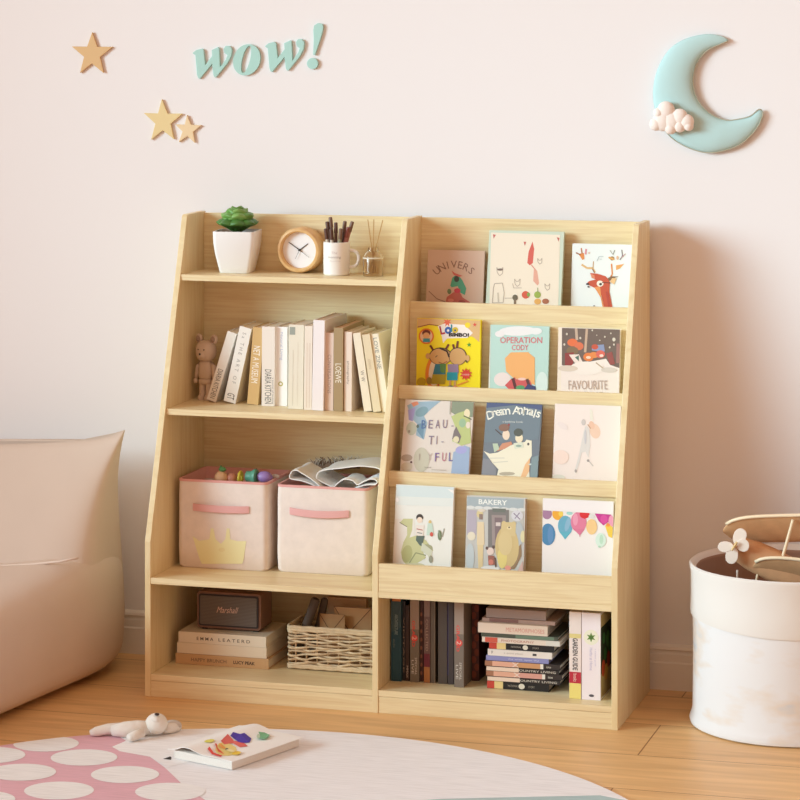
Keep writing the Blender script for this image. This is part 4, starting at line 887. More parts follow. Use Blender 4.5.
STK2 = 'stacked books in the bottom right compartment'
pk = (.93, .82, .75)
def tri(A, h, t):
    A.poly([(0, 0), (h*.12, 0), (h*.12, t), (0, t)], (.78, .26, .20)); A.poly([(h*.12, 0), (h*.26, 0), (h*.26, t), (h*.12, t)], (.90, .80, .55)); A.ell(h*.56, t*.5, t*.42, t*.36, (.88, .85, .78)); A.text('NATIONAL', h*.42, t*.5, h*.16, t*.26, (.7, .66, .6), down=0); A.text('STORY', h*.72, t*.5, h*.1, t*.26, (.7, .66, .6), down=0)
def mag(c1, c2):
    def f(A, h, t):
        A.poly([(0, 0), (h*.10, 0), (h*.10, t), (0, t)], c1); A.poly([(h*.10, 0), (h*.42, 0), (h*.42, t), (h*.10, t)], (.90, .68, .58)); A.poly([(h*.42, 0), (h*.74, 0), (h*.74, t), (h*.42, t)], c2)
        A.line([(h*.37, 0), (h*.45, t)], .003, (.92, .85, .8)); A.line([(h*.45, 0), (h*.37, t)], .003, (.92, .85, .8)); A.poly([(h*.74, 0), (h*.78, 0), (h*.78, t), (h*.74, t)], (.93, .9, .85)); A.text('issue', h*.85, t*.5, h*.06, t*.4, (.9, .87, .8), down=0)
    return f
def thin(A, h, t):
    A.poly([(0, 0), (h*.45, 0), (h*.45, t), (0, t)], (.92, .82, .74)); A.text('COUNTRY LIVING', h*.68, t*.5, h*.55, t*.5, (.88, .84, .78), down=0)
def red_s(A, h, t): A.poly([(h*.04, 0), (h*.20, 0), (h*.20, t), (h*.04, t)], (.82, .36, .28)); A.text('PHOTOGRAPHY', h*.46, t*.5, h*.42, t*.45, (.72, .45, .38), down=0); A.poly([(h*.82, 0), (h, 0), (h, t), (h*.82, t)], (.86, .84, .80))
stack = [  # label, xl, xr, yb, thickness px, depth Y, D, cover, art
    ('black book with red and yellow labels at the bottom of the stack', 487, 549, 690, 7.4, -.300, .16, (.10, .09, .09), tri),
    ('thin black and cream magazine second from the bottom of the stack', 487.3, 560, 683, 4.2, -.302, .17, (.16, .13, .12), thin),
    ('pink and brown magazine third from the bottom of the stack', 486, 562, 679, 5.2, -.300, .17, (.20, .16, .15), mag((.66, .45, .34), (.86, .62, .56))),
    ('thin black and cream magazine fourth from the bottom of the stack', 486.3, 559, 674, 4.2, -.302, .17, (.16, .13, .12), thin),
    ('pink and brown magazine above the middle of the stack, under the blue book', 484.8, 560, 669.5, 5.2, -.300, .17, (.20, .16, .15), mag((.66, .45, .34), (.82, .60, .42))),
    ('lilac blue book in the middle of the stack', 486, 548.5, 664, 4.6, -.298, .16, (.56, .56, .76), lambda A, h, t: A.text('the wide open sky', h*.6, t*.5, h*.5, t*.4, (.84, .84, .92), down=0)),
    ('white book with small black marks above the lilac one', 487.8, 552, 660, 6.2, -.298, .16, (.92, .88, .85), lambda A, h, t: (A.text('P', h*.07, t*.5, h*.02, t*.5, (.3, .3, .3), down=0), A.text('a quiet place', h*.4, t*.5, h*.3, t*.3, (.7, .66, .64), down=0), A.poly([(h*.70, t*.35), (h*.76, t*.35), (h*.76, t*.7), (h*.70, t*.7)], (.25, .22, .22)))),
    ('black book with red and yellow labels in the upper half of the stack', 489, 554, 654, 6.4, -.296, .16, (.10, .09, .09), tri),
    ('white magazine with red lettering in the upper half of the stack', 482, 560, 647.5, 5.0, -.300, .17, (.90, .84, .78), red_s),
    ('thin dark green book under the thick cream book', 481, 558, 643, 3.6, -.298, .17, (.30, .32, .27), lambda A, h, t: A.poly([(h*.45, 0), (h*.95, 0), (h*.95, t), (h*.45, t)], (.42, .50, .42))),
    ('thick cream book with pink lettering near the top of the stack', 478, 547.5, 639, 9.6, -.298, .16, (.91, .83, .76), lambda A, h, t: A.text('METAMORPHOSES', h*.68, t*.45, h*.55, t*.42, (.85, .60, .54), down=0)),
    ('thin pinkish magazine second from the top of the stack', 482, 555, 629.5, 3.4, -.285, .16, (.72, .60, .55), lambda A, h, t: (A.poly([(h*.1, 0), (h*.5, 0), (h*.5, t), (h*.1, t)], (.55, .40, .37)))),
    ('mauve grey book on top of the stack', 486, 546, 625.5, 9.0, -.280, .15, (.66, .58, .55), None),
]
zc = ZS+.0002
for lab, xl, xr, yb, tp, Y, d, cov, art in stack:
    t = max(.009, tp/400)*.985
    lying(lab, xl, xr, yb, zc, t, Y, d, cov, art, group=STK2, pages=(.82, .76, .68))
    zc += t+.0004
up('slimmer white book with black lettering, red label and yellow foot at the right', 569.2, 581.2, 699, -.345, .205, .13, (.93, .88, .86),
   many(lambda A, t, h: A.poly([(0, h*.18), (t, h*.18), (t, h*.31), (0, h*.31)], (.74, .16, .24)), lambda A, t, h: A.poly([(0, 0), (t, 0), (t, h*.18), (0, h*.18)], (.93, .86, .50)), lambda A, t, h: A.poly([(0, h*.70), (t, h*.70), (t, h*.75), (0, h*.75)], (.88, .82, .55)), vt('GARDEN GUIDE', (.25, .23, .23), .33, .70, .42, .02), vt('books', (.95, .85, .8), .20, .29, .3)),
   (.90, .85, .78), group='white books at the right of the bottom shelf')
def plantspine(A, t, h):
    A.ell(t*.5, h*.72, t*.40, t*.40, (.93, .92, .84)); A.star(t*.5, h*.72, t*.26, t*.12, 6, (.42, .56, .25)); A.ell(t*.5, h*.72, t*.1, t*.1, (.3, .45, .2)); A.text('Herbs at Home', t*.5, h*.47, h*.26, t*.16, (.74, .72, .84), 90, down=0); A.text('a kitchen guide', t*.72, h*.49, h*.2, t*.1, (.8, .78, .88), 90, down=0); A.ell(t*.52, h*.05, t*.14, t*.07, (.35, .33, .36))
up('thick white book with a green plant emblem at the right end', 581.8, 600.5, 700, -.345, .205, .13, (.95, .91, .93), plantspine, (.90, .85, .78), group='white books at the right of the bottom shelf')
# picture on that book's right-hand cover
root = [o for o in COL.objects if o.get('label', '').startswith('thick white book with a green plant')][0]
cv = [c for c in root.children if c.name.startswith('cover')][0]
tt = max(v.co.x for v in cv.data.vertices)
mb = MB(); hh_ = .205
def sf(pts, c, k): mb.face([(tt+.0003+.0002*k, y, z) for y, z in pts], mat(c))
sf([(.004, .06), (.126, .06), (.126, .17), (.004, .17)], (.12, .18, .12), 0); sf([(.004, .170), (.126, .170), (.126, .2), (.004, .2)], (.80, .70, .52), 0); sf([(.004, .004), (.126, .004), (.126, .06), (.004, .06)], (.70, .60, .42), 0)
for y, z, r, c in ((.03, .07, .020, (.75, .28, .16)), (.05, .10, .016, (.20, .42, .22)), (.08, .13, .02, (.28, .50, .28)), (.035, .14, .014, (.25, .46, .26)), (.09, .08, .02, (.62, .22, .14)), (.06, .055, .02, (.80, .60, .30)), (.1, .11, .016, (.2, .4, .22))):
    sf([(y+r*math.cos(a), z+r*math.sin(a)) for a in [2*PI*i/14 for i in range(14)]], c, 1+int(z*20) % 3)
mb.build('cover_picture', root, recalc=False)

# ------------------------------------------------------------------ beanbag chair
def beanbag():
    root = thing('beanbag_chair', 'large beige beanbag armchair by the wall left of the bookshelf', 'chair', (-.6, -.5, 0))
    fab = mat((.84, .765, .71), .85, noise=.03, nscale=6, bump=.12)
    def f(x, e): return math.copysign(abs(x)**e, x)
    # seat body
    mb = MB(); rings = []; K, N = 28, 64
    x0, x1, y0, y1, zt = -1.02, -.152, -1.10, -.045, .300
    for i in range(K+1):
        ph = max(-PI/2+1e-3, min(PI/2-1e-3, -PI/2+PI*i/K)); ring = []
        for j in range(N):
            th = 2*PI*j/N
            ee = .30 if ph > 0 else .17
            a, b, c = f(math.cos(ph), ee)*f(math.cos(th), .26), f(math.cos(ph), ee)*f(math.sin(th), .26), f(math.sin(ph), .36 if ph > 0 else .30)
            x = (x0+x1)/2+(x1-x0)/2*a; y = (y0+y1)/2+(y1-y0)/2*b; z = zt/2+zt/2*c
            if a > 0:                      # the side runs slightly inwards towards the front and bulges
                fr = (y1-.10-y)
                x -= a*(.135*max(0, fr-.10))
                x += a*.012*math.sin(PI*z/zt)
            tuck = max(0, 1-z/.05); x -= a*.010*tuck**2
            z += .009*max(0, 1-z/.06)*(.5+.5*math.sin(9*y+2))*abs(a)**2 if z > .001 else 0
            z -= .05*max(0, (-.50-y)/.5)**1.3*(z/zt)
            if z > .15 and a > .5 and y > -.5: z += .034*min(1, (a-.5)/.45)*min(1, (y+.5)/.15)*min(1, (z-.15)/.1)
            ring.append((x+.6, y+.5, max(z, 0)))
        rings.append(ring)
    mb.loft(rings, fab); mb.build('seat', root, smooth=True)
    # back rest: a wedge whose top pinches to a seam with pointed corners
    mb = MB(); rings = []; NV, NU = 20, 200
    for i in range(NV+1):
        v = i/NV
        zc_ = .225+(.612-.225)*v
        yc = -.225+(.075)*v
        T_ = .160*(1-v)**.80*(1+.30*math.sin(PI*v)*.5)+.004
        xr = -.160-.014*math.sin(PI*v*.9); xl = -.99
        if v > .6: xr += .016*((v-.6)/.4)**2
        ring = []
        for j in range(NU):
            th = 2*PI*j/NU; cu = f(math.cos(th), .22); su = f(math.sin(th), .40)
            x = (xl+xr)/2+(xr-xl)/2*cu
            d_ = xr-x; sagm = (.026*(1-math.exp(-d_/.05))+.075*min(d_, .42))*v**2
            ring.append((x+.6, yc+T_*su+.5-.012*(1-cu*cu)*math.sin(PI*v), zc_-sagm))
        rings.append(ring)
    mb.loft(rings, fab); mb.build('backrest', root, smooth=True)
    # piping along the seam between seat and back rest
    pm = mat((.89, .82, .77), .8)
    mb = MB(); pts = [(-.95, -.395, .292)]
    for u, v, Y in ((0, 566, -.396), (30, 564.5, -.396), (60, 561.5, -.395), (78, 558, -.392)):
        x, z = onY(u, v, Y); pts.append((x, Y, z))
    mb.tube([(x+.6, y+.5, z) for x, y, z in pts], .0030, pm, 8); mb.build('piping', root, smooth=True)
beanbag()

# ------------------------------------------------------------------ hamper with toy plane
HX, HY = 1.553, -.214
def hamper():
    root = thing('storage_hamper', 'round white fabric hamper with folded cuff on the floor right of the bookshelf', 'hamper', (HX, HY, 0))
    m = bpy.data.materials.new('hamper_fabric'); m.use_nodes = True; nt = m.node_tree; b = nt.nodes['Principled BSDF']; b.inputs['Roughness'].default_value = .85
    tc = nt.nodes.new('ShaderNodeTexCoord'); mp = nt.nodes.new('ShaderNodeMapping'); mp.inputs['Scale'].default_value = (1, 1, 2.4)
    n = nt.nodes.new('ShaderNodeTexNoise'); n.inputs['Scale'].default_value = 7; n.inputs['Detail'].default_value = 3
    r = nt.nodes.new('ShaderNodeValToRGB'); e = r.color_ramp.elements
    e[0].position = .50; e[0].color = (*lin((.895, .885, .89)), 1); e[1].position = .74; e[1].color = (*lin((.80, .81, .83)), 1)
    x = e.new(.64); x.color = (*lin((.88, .83, .79)), 1)
    bp = nt.nodes.new('ShaderNodeBump'); bp.inputs['Strength'].default_value = .35; bp.inputs['Distance'].default_value = .006
    nt.links.new(tc.outputs['Object'], mp.inputs['Vector']); nt.links.new(mp.outputs['Vector'], n.inputs['Vector']); nt.links.new(n.outputs['Fac'], r.inputs['Fac']); nt.links.new(r.outputs['Color'], b.inputs['Base Color'])
    n2 = nt.nodes.new('ShaderNodeTexNoise'); n2.inputs['Scale'].default_value = 9; nt.links.new(tc.outputs['Object'], n2.inputs['Vector']); nt.links.new(n2.outputs['Fac'], bp.inputs['Height']); nt.links.new(bp.outputs['Normal'], b.inputs['Normal'])
    HT = .374
    mb = MB(); mb.lathe([(.222, .0), (.2305, .004), (.2325, .012), (.229, .022), (.2255, .034), (.2245, .1), (.2240, .18), (.2250, .25), (.2252, HT-.010), (.2180, HT-.010), (.2170, .10), (.2165, .02), (.002, .018)], (0, 0, 0), m, 96); mb.build('body', root, smooth='auto')
    cm = mat((.895, .87, .85), .85, bump=.15, nscale=20)
    mb = MB(); N = 96; rings = []
    for r_, z, wv in ((.2262, .252, 1), (.2290, .2515, 1), (.2305, .262, 1), (.2300, .30, 0), (.2305, HT-.014, 0), (.2335, HT-.004, 0), (.2335, HT+.002, 0), (.2290, HT+.005, 0), (.2235, HT+.001, 0), (.2175, HT-.008, 0)):
        rings.append([((r_+.0012*math.sin(5*t+z*20))*math.cos(t), (r_+.0012*math.sin(5*t+z*20))*math.sin(t), z+wv*.006*math.sin(2*t+1)) for t in [2*PI*k/N for k in range(N)]])
    mb.loft(rings, cm, False, False); mb.build('cuff', root, smooth='auto')
    mb = MB(); mb.lathe([(.2174, HT-.007), (.2158, HT-.012), (.2155, .024), (.002, .022)], (0, 0, 0), mat((.66, .52, .44), .9), 64, False, True)  # added inner skin, its brown colour carries the shade inside the hamper
    mb.build('inner_shade', root)
hamper()
def plane():
    Y = -.26
    root = thing('toy_airplane', 'wooden toy biplane with cream propeller sticking out of the hamper', 'toy airplane', (0, 0, 0))
    wd = mat((.86, .68, .50), .55, noise=.08, nscale=40); ed = mat((.95, .87, .74), .5); pale = mat((.95, .90, .85), .5)
    def wing(name, p, c, chord, th, rx, bow=0):
        # span runs along p0->p1, chord along Y (downwards to the back)
        (ax, az), (bx, bz) = p; mb = MB(); rings = []; N = 24
        for i in range(N+1):
            k = i/N; x = ax+(bx-ax)*k; z = az+(bz-az)*k+bow*math.sin(PI*k)
            e = math.sqrt(max(0.0, 1-(abs(2*k-1))**5)); ch = max(.004, chord*e)
            ring = []
            for t in [2*PI*j/14 for j in range(14)]:
                a, b_ = math.cos(t), math.sin(t)
                dy = ch*a; dz = th*b_
                ring.append((x, c+dy*math.cos(rx)-dz*math.sin(rx), z+dy*math.sin(rx)+dz*math.cos(rx)))
            rings.append(ring)
        mb.loft(rings, wd); mb.build(name, root, smooth='auto')
        mb = MB(); mb.tube([(ax+(bx-ax)*(.03+.94*i/20), c-chord*math.sqrt(max(0, 1-abs(2*(.03+.94*i/20)-1)**5))*math.cos(rx)-.0005, az+(bz-az)*(.03+.94*i/20)+bow*math.sin(PI*(.03+.94*i/20))-chord*math.sqrt(max(0, 1-abs(2*(.03+.94*i/20)-1)**5))*math.sin(rx)) for i in range(21)], .0042, ed, 8); mb.build('wing_edge', root, smooth=True)
    # the wing planes tip forward: we look at their undersides
    p0 = onY(721, 524.5, Y); p1 = onY(801, 517.5, Y); dx = p1[0]-p0[0]; dz = p1[1]-p0[1]
    wing('upper_wing', ((p0[0], p0[1]-.020), (p0[0]+dx*1.9, p0[1]+dz*1.7-.040)), Y+.030, .048, .004, math.radians(-50), .002)
    q0 = onY(753, 556.5, Y-.01)
    wing('lower_wing', ((q0[0], q0[1]-.024), (q0[0]+.26, q0[1]-.052)), Y-.010, .036, .004, math.radians(-50), .012)
    # fuselage
    f0 = onY(737, 548, Y+.005)
    c0 = Vector((f0[0], Y+.005, f0[1])); dr = Vector((.93, .12, -.42)).normalized()
    mb = MB(); rings = []
    for i, (s_, r_) in enumerate(((0, .018), (.006, .026), (.04, .032), (.09, .034), (.15, .031), (.20, .026), (.25, .015))):
        c = c0+dr*s_; rings.append([tuple(c+Vector((.42, 0, .93)).normalized()*(r_*1.1*math.copysign(abs(math.cos(t))**.7, math.cos(t)))+Vector((0, 1, 0))*(r_*.8*math.copysign(abs(math.sin(t))**.7, math.sin(t)))) for t in [2*PI*k/24 for k in range(24)]])
    mb.loft(rings, mat((.84, .64, .47), .55, noise=.08, nscale=40)); mb.build('fuselage', root, smooth='auto')
    # propeller: four blades facing the viewer's left
    pc = Vector(onY(735, 545.5, Y-.035)); pc = Vector((pc.x, Y-.035, pc.y))
    mb = MB()
    blades = [((743, 530), .017, .015), ((748.5, 545), .014, .015), ((730, 562.5), .017, .0145), ((719, 547), .016, .0125)]
    for bi, ((bx, by), L, w_) in enumerate(blades):
        q = onY(bx, by, Y-.035); d = Vector((q[0]-pc.x, 0, q[1]-pc.z)); l = d.length; d.normalize(); s_ = Vector((-d.z, 0, d.x))
        ps = []
        N = 18
        for i in range(N):
            t = 2*PI*i/N; rr_ = l*.62
            p = pc+d*(l*.56+rr_*math.cos(t)*.80)+s_*(w_*(1.0+.15*math.cos(t))*math.sin(t)); ps.append((p.x, p.z))
        mb.prism(ps, .003, pale, 'y', Y-.036-.0013*bi)
    mb.build('propeller', root, bevel=.0008)
    mb = MB(); mb.tube([(pc.x-.006, Y-.0445, pc.z-.010), (pc.x+.006, Y-.0445, pc.z+.010)], .0028, mat((.88, .76, .52), .5), 10); mb.tube([(pc.x, Y-.038, pc.z), (c0.x+.01, Y, c0.z)], .006, wd, 10); mb.build('propeller_hub', root, smooth='auto')
    # struts
    def strut(a, b_, r_=.0038):
        A_, B_ = onY(*a, Y-.004), onY(*b_, Y-.004); mb = MB(); mb.tube([(A_[0], Y-.002, A_[1]), (B_[0], Y-.002, B_[1])], r_, ed, 10); mb.build('strut', root, smooth='auto')
    strut((793, 520), (783, 556)); strut((760, 562), (756, 582), .003)
    A_ = onY(737.5, 570, Y); mb = MB(); mb.tube([(A_[0], Y, A_[1]), (A_[0]-.001, Y, A_[1]-.03)], .0025, pale, 8); mb.build('strut', root)
plane()

# ------------------------------------------------------------------ rug
RZ = .008
def rug():
    RC, RR = (.578, -1.568), .955
    root = thing('round_rug', 'round pale rug with a pink white-spotted part on the floor', 'rug', (RC[0], RC[1], 0))
    m = bpy.data.materials.new('rug_weave'); m.use_nodes = True; nt = m.node_tree; b = nt.nodes['Principled BSDF']; b.inputs['Roughness'].default_value = .95
    def weave(m, col):
        nt = m.node_tree; b = nt.nodes['Principled BSDF']; b.inputs['Roughness'].default_value = .95
        tc = nt.nodes.new('ShaderNodeTexCoord'); mp = nt.nodes.new('ShaderNodeMapping'); mp.inputs['Scale'].default_value = (6, 90, 1)
        n = nt.nodes.new('ShaderNodeTexNoise'); n.inputs['Scale'].default_value = 2; n.inputs['Detail'].default_value = 3
        r = nt.nodes.new('ShaderNodeValToRGB'); L = lin(col); r.color_ramp.elements[0].position = .3; r.color_ramp.elements[1].position = .6
        r.color_ramp.elements[0].color = (*[x*.88 for x in L], 1); r.color_ramp.elements[1].color = (*L, 1)
        nt.links.new(tc.outputs['Object'], mp.inputs['Vector']); nt.links.new(mp.outputs['Vector'], n.inputs['Vector']); nt.links.new(n.outputs['Fac'], r.inputs['Fac']); nt.links.new(r.outputs['Color'], b.inputs['Base Color'])
        bp = nt.nodes.new('ShaderNodeBump'); bp.inputs['Strength'].default_value = .3; bp.inputs['Distance'].default_value = .002
        nt.links.new(n.outputs['Fac'], bp.inputs['Height']); nt.links.new(bp.outputs['Normal'], b.inputs['Normal']); return m
    weave(m, (.955, .957, .975))
    def wm(name, col):
        q = bpy.data.materials.new(name); q.use_nodes = True; return weave(q, col)
    pinkm, whitem, dotm, bluem = wm('rug_pink', (.90, .715, .77)), wm('rug_white', (.975, .975, .985)), wm('rug_dots', (.955, .957, .965)), wm('rug_blue', (.70, .80, .81))
    mb = MB(); mb.lathe([(RR-.004, 0), (RR, .002), (RR, .005), (RR-.004, RZ)], (0, 0, 0), m, 160)
    def P(pts, mt, z):
        out = []
        for x, y in pts:
            x, y = x-RC[0], y-RC[1]; l = math.hypot(x, y)
            if l > RR-.005: x, y = x*(RR-.005)/l, y*(RR-.005)/l
            out.append((x, y, z))
        mb.face(out, mt)
    arc = [(RC[0]+RR*math.cos(math.radians(a)), RC[1]+RR*math.sin(math.radians(a))) for a in range(200, 123, -3)]
    right = [onZ(u, v, RZ) for u, v in ((92, 735), (118, 736), (126, 741), (112, 747), (120, 751.5), (150, 757), (165, 768), (186, 788), (205, 800), (225, 815), (250, 840))]
    P(arc+right+[(-.1, -2.0)], pinkm, RZ+.0004)
    arcw = [(RC[0]+RR*math.cos(math.radians(a)), RC[1]+RR*math.sin(math.radians(a))) for a in range(124, 104, -3)]
    P([right[0]]+arcw+[onZ(u, v, RZ) for u, v in ((232, 745), (200, 757), (178, 768), (170, 768))]+right[6:0:-1][0:], whitem, RZ+.0004) if False else None
    poly = [onZ(u, v, RZ) for u, v in ((120, 727), (140, 725.5), (180, 723.7), (225, 726), (240, 740), (215, 752), (190, 762), (168, 767), (150, 757), (120, 751.5), (112, 747), (126, 741), (118, 736), (96, 733))]
    P(poly, whitem, RZ+.0006)
    for u, v in ((-8, 755.5), (46, 744), (84, 757.8), (22, 772.5), (125, 774.8), (59, 790.8), (170, 792), (-20, 800), (95, 812)):
        x, y = onZ(u, v, RZ); R_ = .072
        P([(x+R_*1.05*math.cos(t), y+R_*math.sin(t)*.95) for t in [2*PI*i/32 for i in range(32)]], dotm, RZ+.0010)
    P([onZ(u, v, RZ) for u, v in ((400, 802), (440, 799), (520, 797.2), (600, 795.5), (640, 800), (640, 840), (400, 840))], bluem, RZ+.0004)
    # dark whisker-like mark
    x, y = onZ(168, 758.5, RZ); P([(x-.008, y-.010), (x+.012, y-.012), (x+.006, y+.006), (x, y+.014)], mat((.2, .19, .19)), RZ+.0012)
    mb.build('pile', root, recalc=True)
rug()

def plush():
    x, y = onZ(155, 733, RZ)
    root = thing('plush_toy', 'small white plush bear lying on the rug in front of the bookshelf', 'plush toy', (x, y, RZ+.001))
    c = mat((.93, .91, .88), .95, bump=.5, nscale=90); g = mat((.80, .77, .74), .95, bump=.5, nscale=90)
    def rel(u, v, z): a, b_ = onZ(u, v, RZ+z); return (a-x, b_-y, z)
    mb = MB()
    mb.tube([rel(150, 728, .018), rel(138, 729, .018), rel(124, 730, .017), rel(112, 731, .014)], [.015, .019, .018, .012], c, 16)
    mb.tube([rel(120, 729, .018), rel(108, 729.5, .014), rel(96, 732, .011), rel(90, 733.5, .008)], [.014, .013, .011, .006], c, 12)
    mb.tube([rel(143, 733, .016), rel(135, 736, .012), rel(129, 738.5, .010)], [.011, .011, .009], c, 12)
    mb.build('body', root, smooth=True)
    mb = MB(); mb.ell(rel(156.5, 724, .028), (.026, .025, .024), c); mb.ell(rel(156, 719.5, .042), (.012, .011, .010), c); mb.build('head', root, smooth=True)
    mb = MB(); mb.ell(rel(157, 714.7, .054), (.006, .005, .003), mat((.22, .14, .12), .4)); mb.build('nose', root, smooth=True)
    mb = MB(); mb.ell(rel(173, 725.5, .014), (.021, .015, .012), g); mb.build('ear', root, smooth=True)
    mb = MB(); mb.tube([rel(163, 729, .014), rel(171, 728.5, .012), rel(179, 727, .010)], [.012, .012, .009], c, 12); mb.build('arm', root, smooth=True)
plush()

def notebook():
    z = RZ+.0012
    f0 = Vector(onZ(232, 770, z)); f1 = Vector(onZ(299, 746.5, z))      # near edge of the block: front corner -> right corner
    e = (f1-f0); L = e.length; e.normalize(); n_ = Vector((-e.y, e.x))
    ang = math.atan2(e.y, e.x)
    root = thing('picture_book', 'open white drawing book with a coloured face on its curling page, lying on the rug', 'book', (f0.x, f0.y, z), (0, 0, ang))
    th = .018; Wd = .166
    pm = mat((.92, .90, .87), .9, noise=.06, nscale=400)
    mb = MB(); mb.box(0, L, 0, Wd, 0, th, pm); mb.build('page_block', root, bevel=.001)
    # curling top sheet with the drawing; local frame: x along near edge, y away
    wh = mat((.96, .955, .95), .7); N = 18
    def zz(k): return th+.003+.002*math.sin(PI*min(1, k*1.6))+.011*math.sin(PI*max(0, min(1, (k-.42)/.58)))**2
    x0, x1 = -.008, L+.004; y0, y1 = -.008, Wd+.012
    mb = MB(); rows = []
    for i in range(N+1):
        k = i/N; y = y0+(y1-y0)*k; rows.append([(x0, y, zz(k)), (x1, y, zz(k)*1.0), (x1, y, zz(k)-.0012), (x0, y, zz(k)-.0012)])
    mb.loft(rows, wh)
    mb.build('loose_page', root, smooth='auto')
    # drawing on the page: photo pixel -> page point
    mbd = MB(); c_, s_ = math.cos(ang), math.sin(ang)
    lay = [0]
    def pg(u, v):
        gx, gy = onZ(u, v, RZ+th+.012); dx, dy = gx-f0.x, gy-f0.y; X_, Y_ = dx*c_+dy*s_, -dx*s_+dy*c_
        X_ = max(x0+.004, min(x1-.004, X_)); Y_ = max(y0+.002, min(y1-.002, Y_)); return (X_, Y_, zz((Y_-y0)/(y1-y0))+.0006+.0004*lay[0])
    def dp(pts, c): mbd.face([pg(170+a/5.714, 715+b/5.714) for a, b in pts], mat(c)); lay[0] += 1
    def de(cx_, cy_, rx, ry, c, rot=0, n=14):
        r = math.radians(rot); dp([(cx_+rx*math.cos(t)*math.cos(r)-ry*math.sin(t)*math.sin(r), cy_+rx*math.cos(t)*math.sin(r)+ry*math.sin(t)*math.cos(r)) for t in [2*PI*i/n for i in range(n)]], c)
    de(320, 185, 62, 34, (.93, .85, .55)); dp([(290, 150), (330, 118), (365, 140), (415, 140), (445, 165), (400, 172), (360, 150), (310, 160)], (.88, .42, .40)); dp([(345, 125), (360, 108), (400, 112), (425, 105), (465, 122), (455, 145), (400, 148), (372, 135)], (.30, .22, .68)); de(225, 158, 30, 7, (.90, .88, .45), -10)
    dp([(225, 180), (250, 205), (300, 222), (290, 228), (240, 215), (215, 190)], (.86, .28, .26)); dp([(255, 165), (275, 200), (310, 215), (300, 205), (272, 180), (268, 165)], (.88, .36, .25)); de(380, 208, 26, 9, (.93, .80, .30), -10); de(325, 188, 9, 5, (.30, .35, .30)); de(300, 175, 20, 6, (.92, .62, .3), 30); dp([(505, 95), (540, 95), (572, 110), (545, 132), (500, 130), (515, 112)], (.48, .72, .55)); de(505, 118, 10, 12, (.75, .82, .72))
    de(345, 200, 24, 6, (.95, .9, .7), 10)
    mbd.build('drawing', root, recalc=False)
notebook()

# ------------------------------------------------------------------ wall decorations
WF = WALL_Y
def wpoly(name, label, cat, pts, c, th=.008, group=None, part='body', s=None, org=None, holes=None):
    P = [onY(org[0]+a/s, org[1]+b/s, WF-th) for a, b in pts]
    cx_, cz_ = sum(p[0] for p in P)/len(P), sum(p[1] for p in P)/len(P)
    mb = MB(); mb.prism([(a-cx_, b-cz_) for a, b in P], th-.0006, mat(c, .7), 'y', 0)
    o = mb.build(name, loc=(cx_, WF-th, cz_), bevel=.0012); return tag(o, label, cat, group)
O2 = (60, 20)
def star5(cx_, cy_, tips):
    out = []
    for i in range(5):
        t, q = tips[i], tips[(i+1) % 5]; out.append(t)
        m_ = ((t[0]+q[0])/2, (t[1]+q[1])/2); out.append((m_[0]+(cx_-m_[0])*.50, m_[1]+(cy_-m_[1])*.50))
    return out
wpoly('star_decoration', 'tan wooden star high on the wall, farthest left', 'wall star', star5(160, 170, [(160, 60), (262, 134), (218, 266), (98, 266), (58, 132)]), (.86, .715, .52), .008, 'star decorations on the wall', s=5, org=O2)
wpoly('star_decoration', 'larger pale yellow star of the touching pair', 'wall star', star5(515, 505, [(508, 395), (612, 468), (570, 598), (454, 600), (418, 465)]), (.90, .81, .60), .008, 'star decorations on the wall', s=5, org=O2)
wpoly('star_decoration', 'smallest cream yellow star, beside the larger pale one', 'wall star', star5(640, 548, [(634, 475), (706, 526), (674, 616), (592, 612), (575, 522)]), (.92, .82, .66), .008, 'star decorations on the wall', s=5, org=O2)
O1 = (180, 15); mint = (.68, .84, .81)
wpts = [(62, 190), (80, 175), (110, 168), (118, 175), (126, 250), (160, 205), (158, 175), (190, 160), (196, 168), (200, 262), (228, 222), (236, 200), (222, 190), (216, 170), (228, 154), (248, 155), (260, 172), (256, 205), (238, 240), (180, 312), (172, 312), (166, 300), (160, 245), (98, 320), (90, 316), (84, 298), (76, 200), (68, 196)]
wpoly('wall_letter', 'mint letter w at the left end of the wall lettering', 'wall letter', wpts, mint, .008, 'mint letters on the wall', s=5, org=O1)
wpoly('wall_letter', 'mint letter w between the round letter and the exclamation mark', 'wall letter', [(a+362, b-34) for a, b in wpts], mint, .008, 'mint letters on the wall', s=5, org=O1)
def letter_o():
    n = 40; mb = MB(); th = .008
    def E(cx_, cy_, rx, ry, rot, k):
        r = math.radians(rot); t = 2*PI*k/n; a, b_ = rx*math.cos(t), ry*math.sin(t)
        return onY(O1[0]+(cx_+a*math.cos(r)-b_*math.sin(r))/5, O1[1]+(cy_+a*math.sin(r)+b_*math.cos(r))/5, WF-th)
    c = E(333, 224, 0, 0, 0, 0)
    out = [E(333, 224, 66, 80, 22, k) for k in range(n)]; inn = [E(330, 222, 20, 70, 14, k) for k in range(n)]
    R = [[(x-c[0], y, z-c[1]) for x, z in L] for L, y in ((out, 0), (out, th-.0006), (inn, th-.0006), (inn, 0), (out, 0))]
    mb.loft(R, mat(mint, .7), False, False)
    o = mb.build('wall_letter', loc=(c[0], WF-th, c[1])); tag(o, 'mint letter o in the wall lettering', 'wall letter', 'mint letters on the wall')
letter_o()
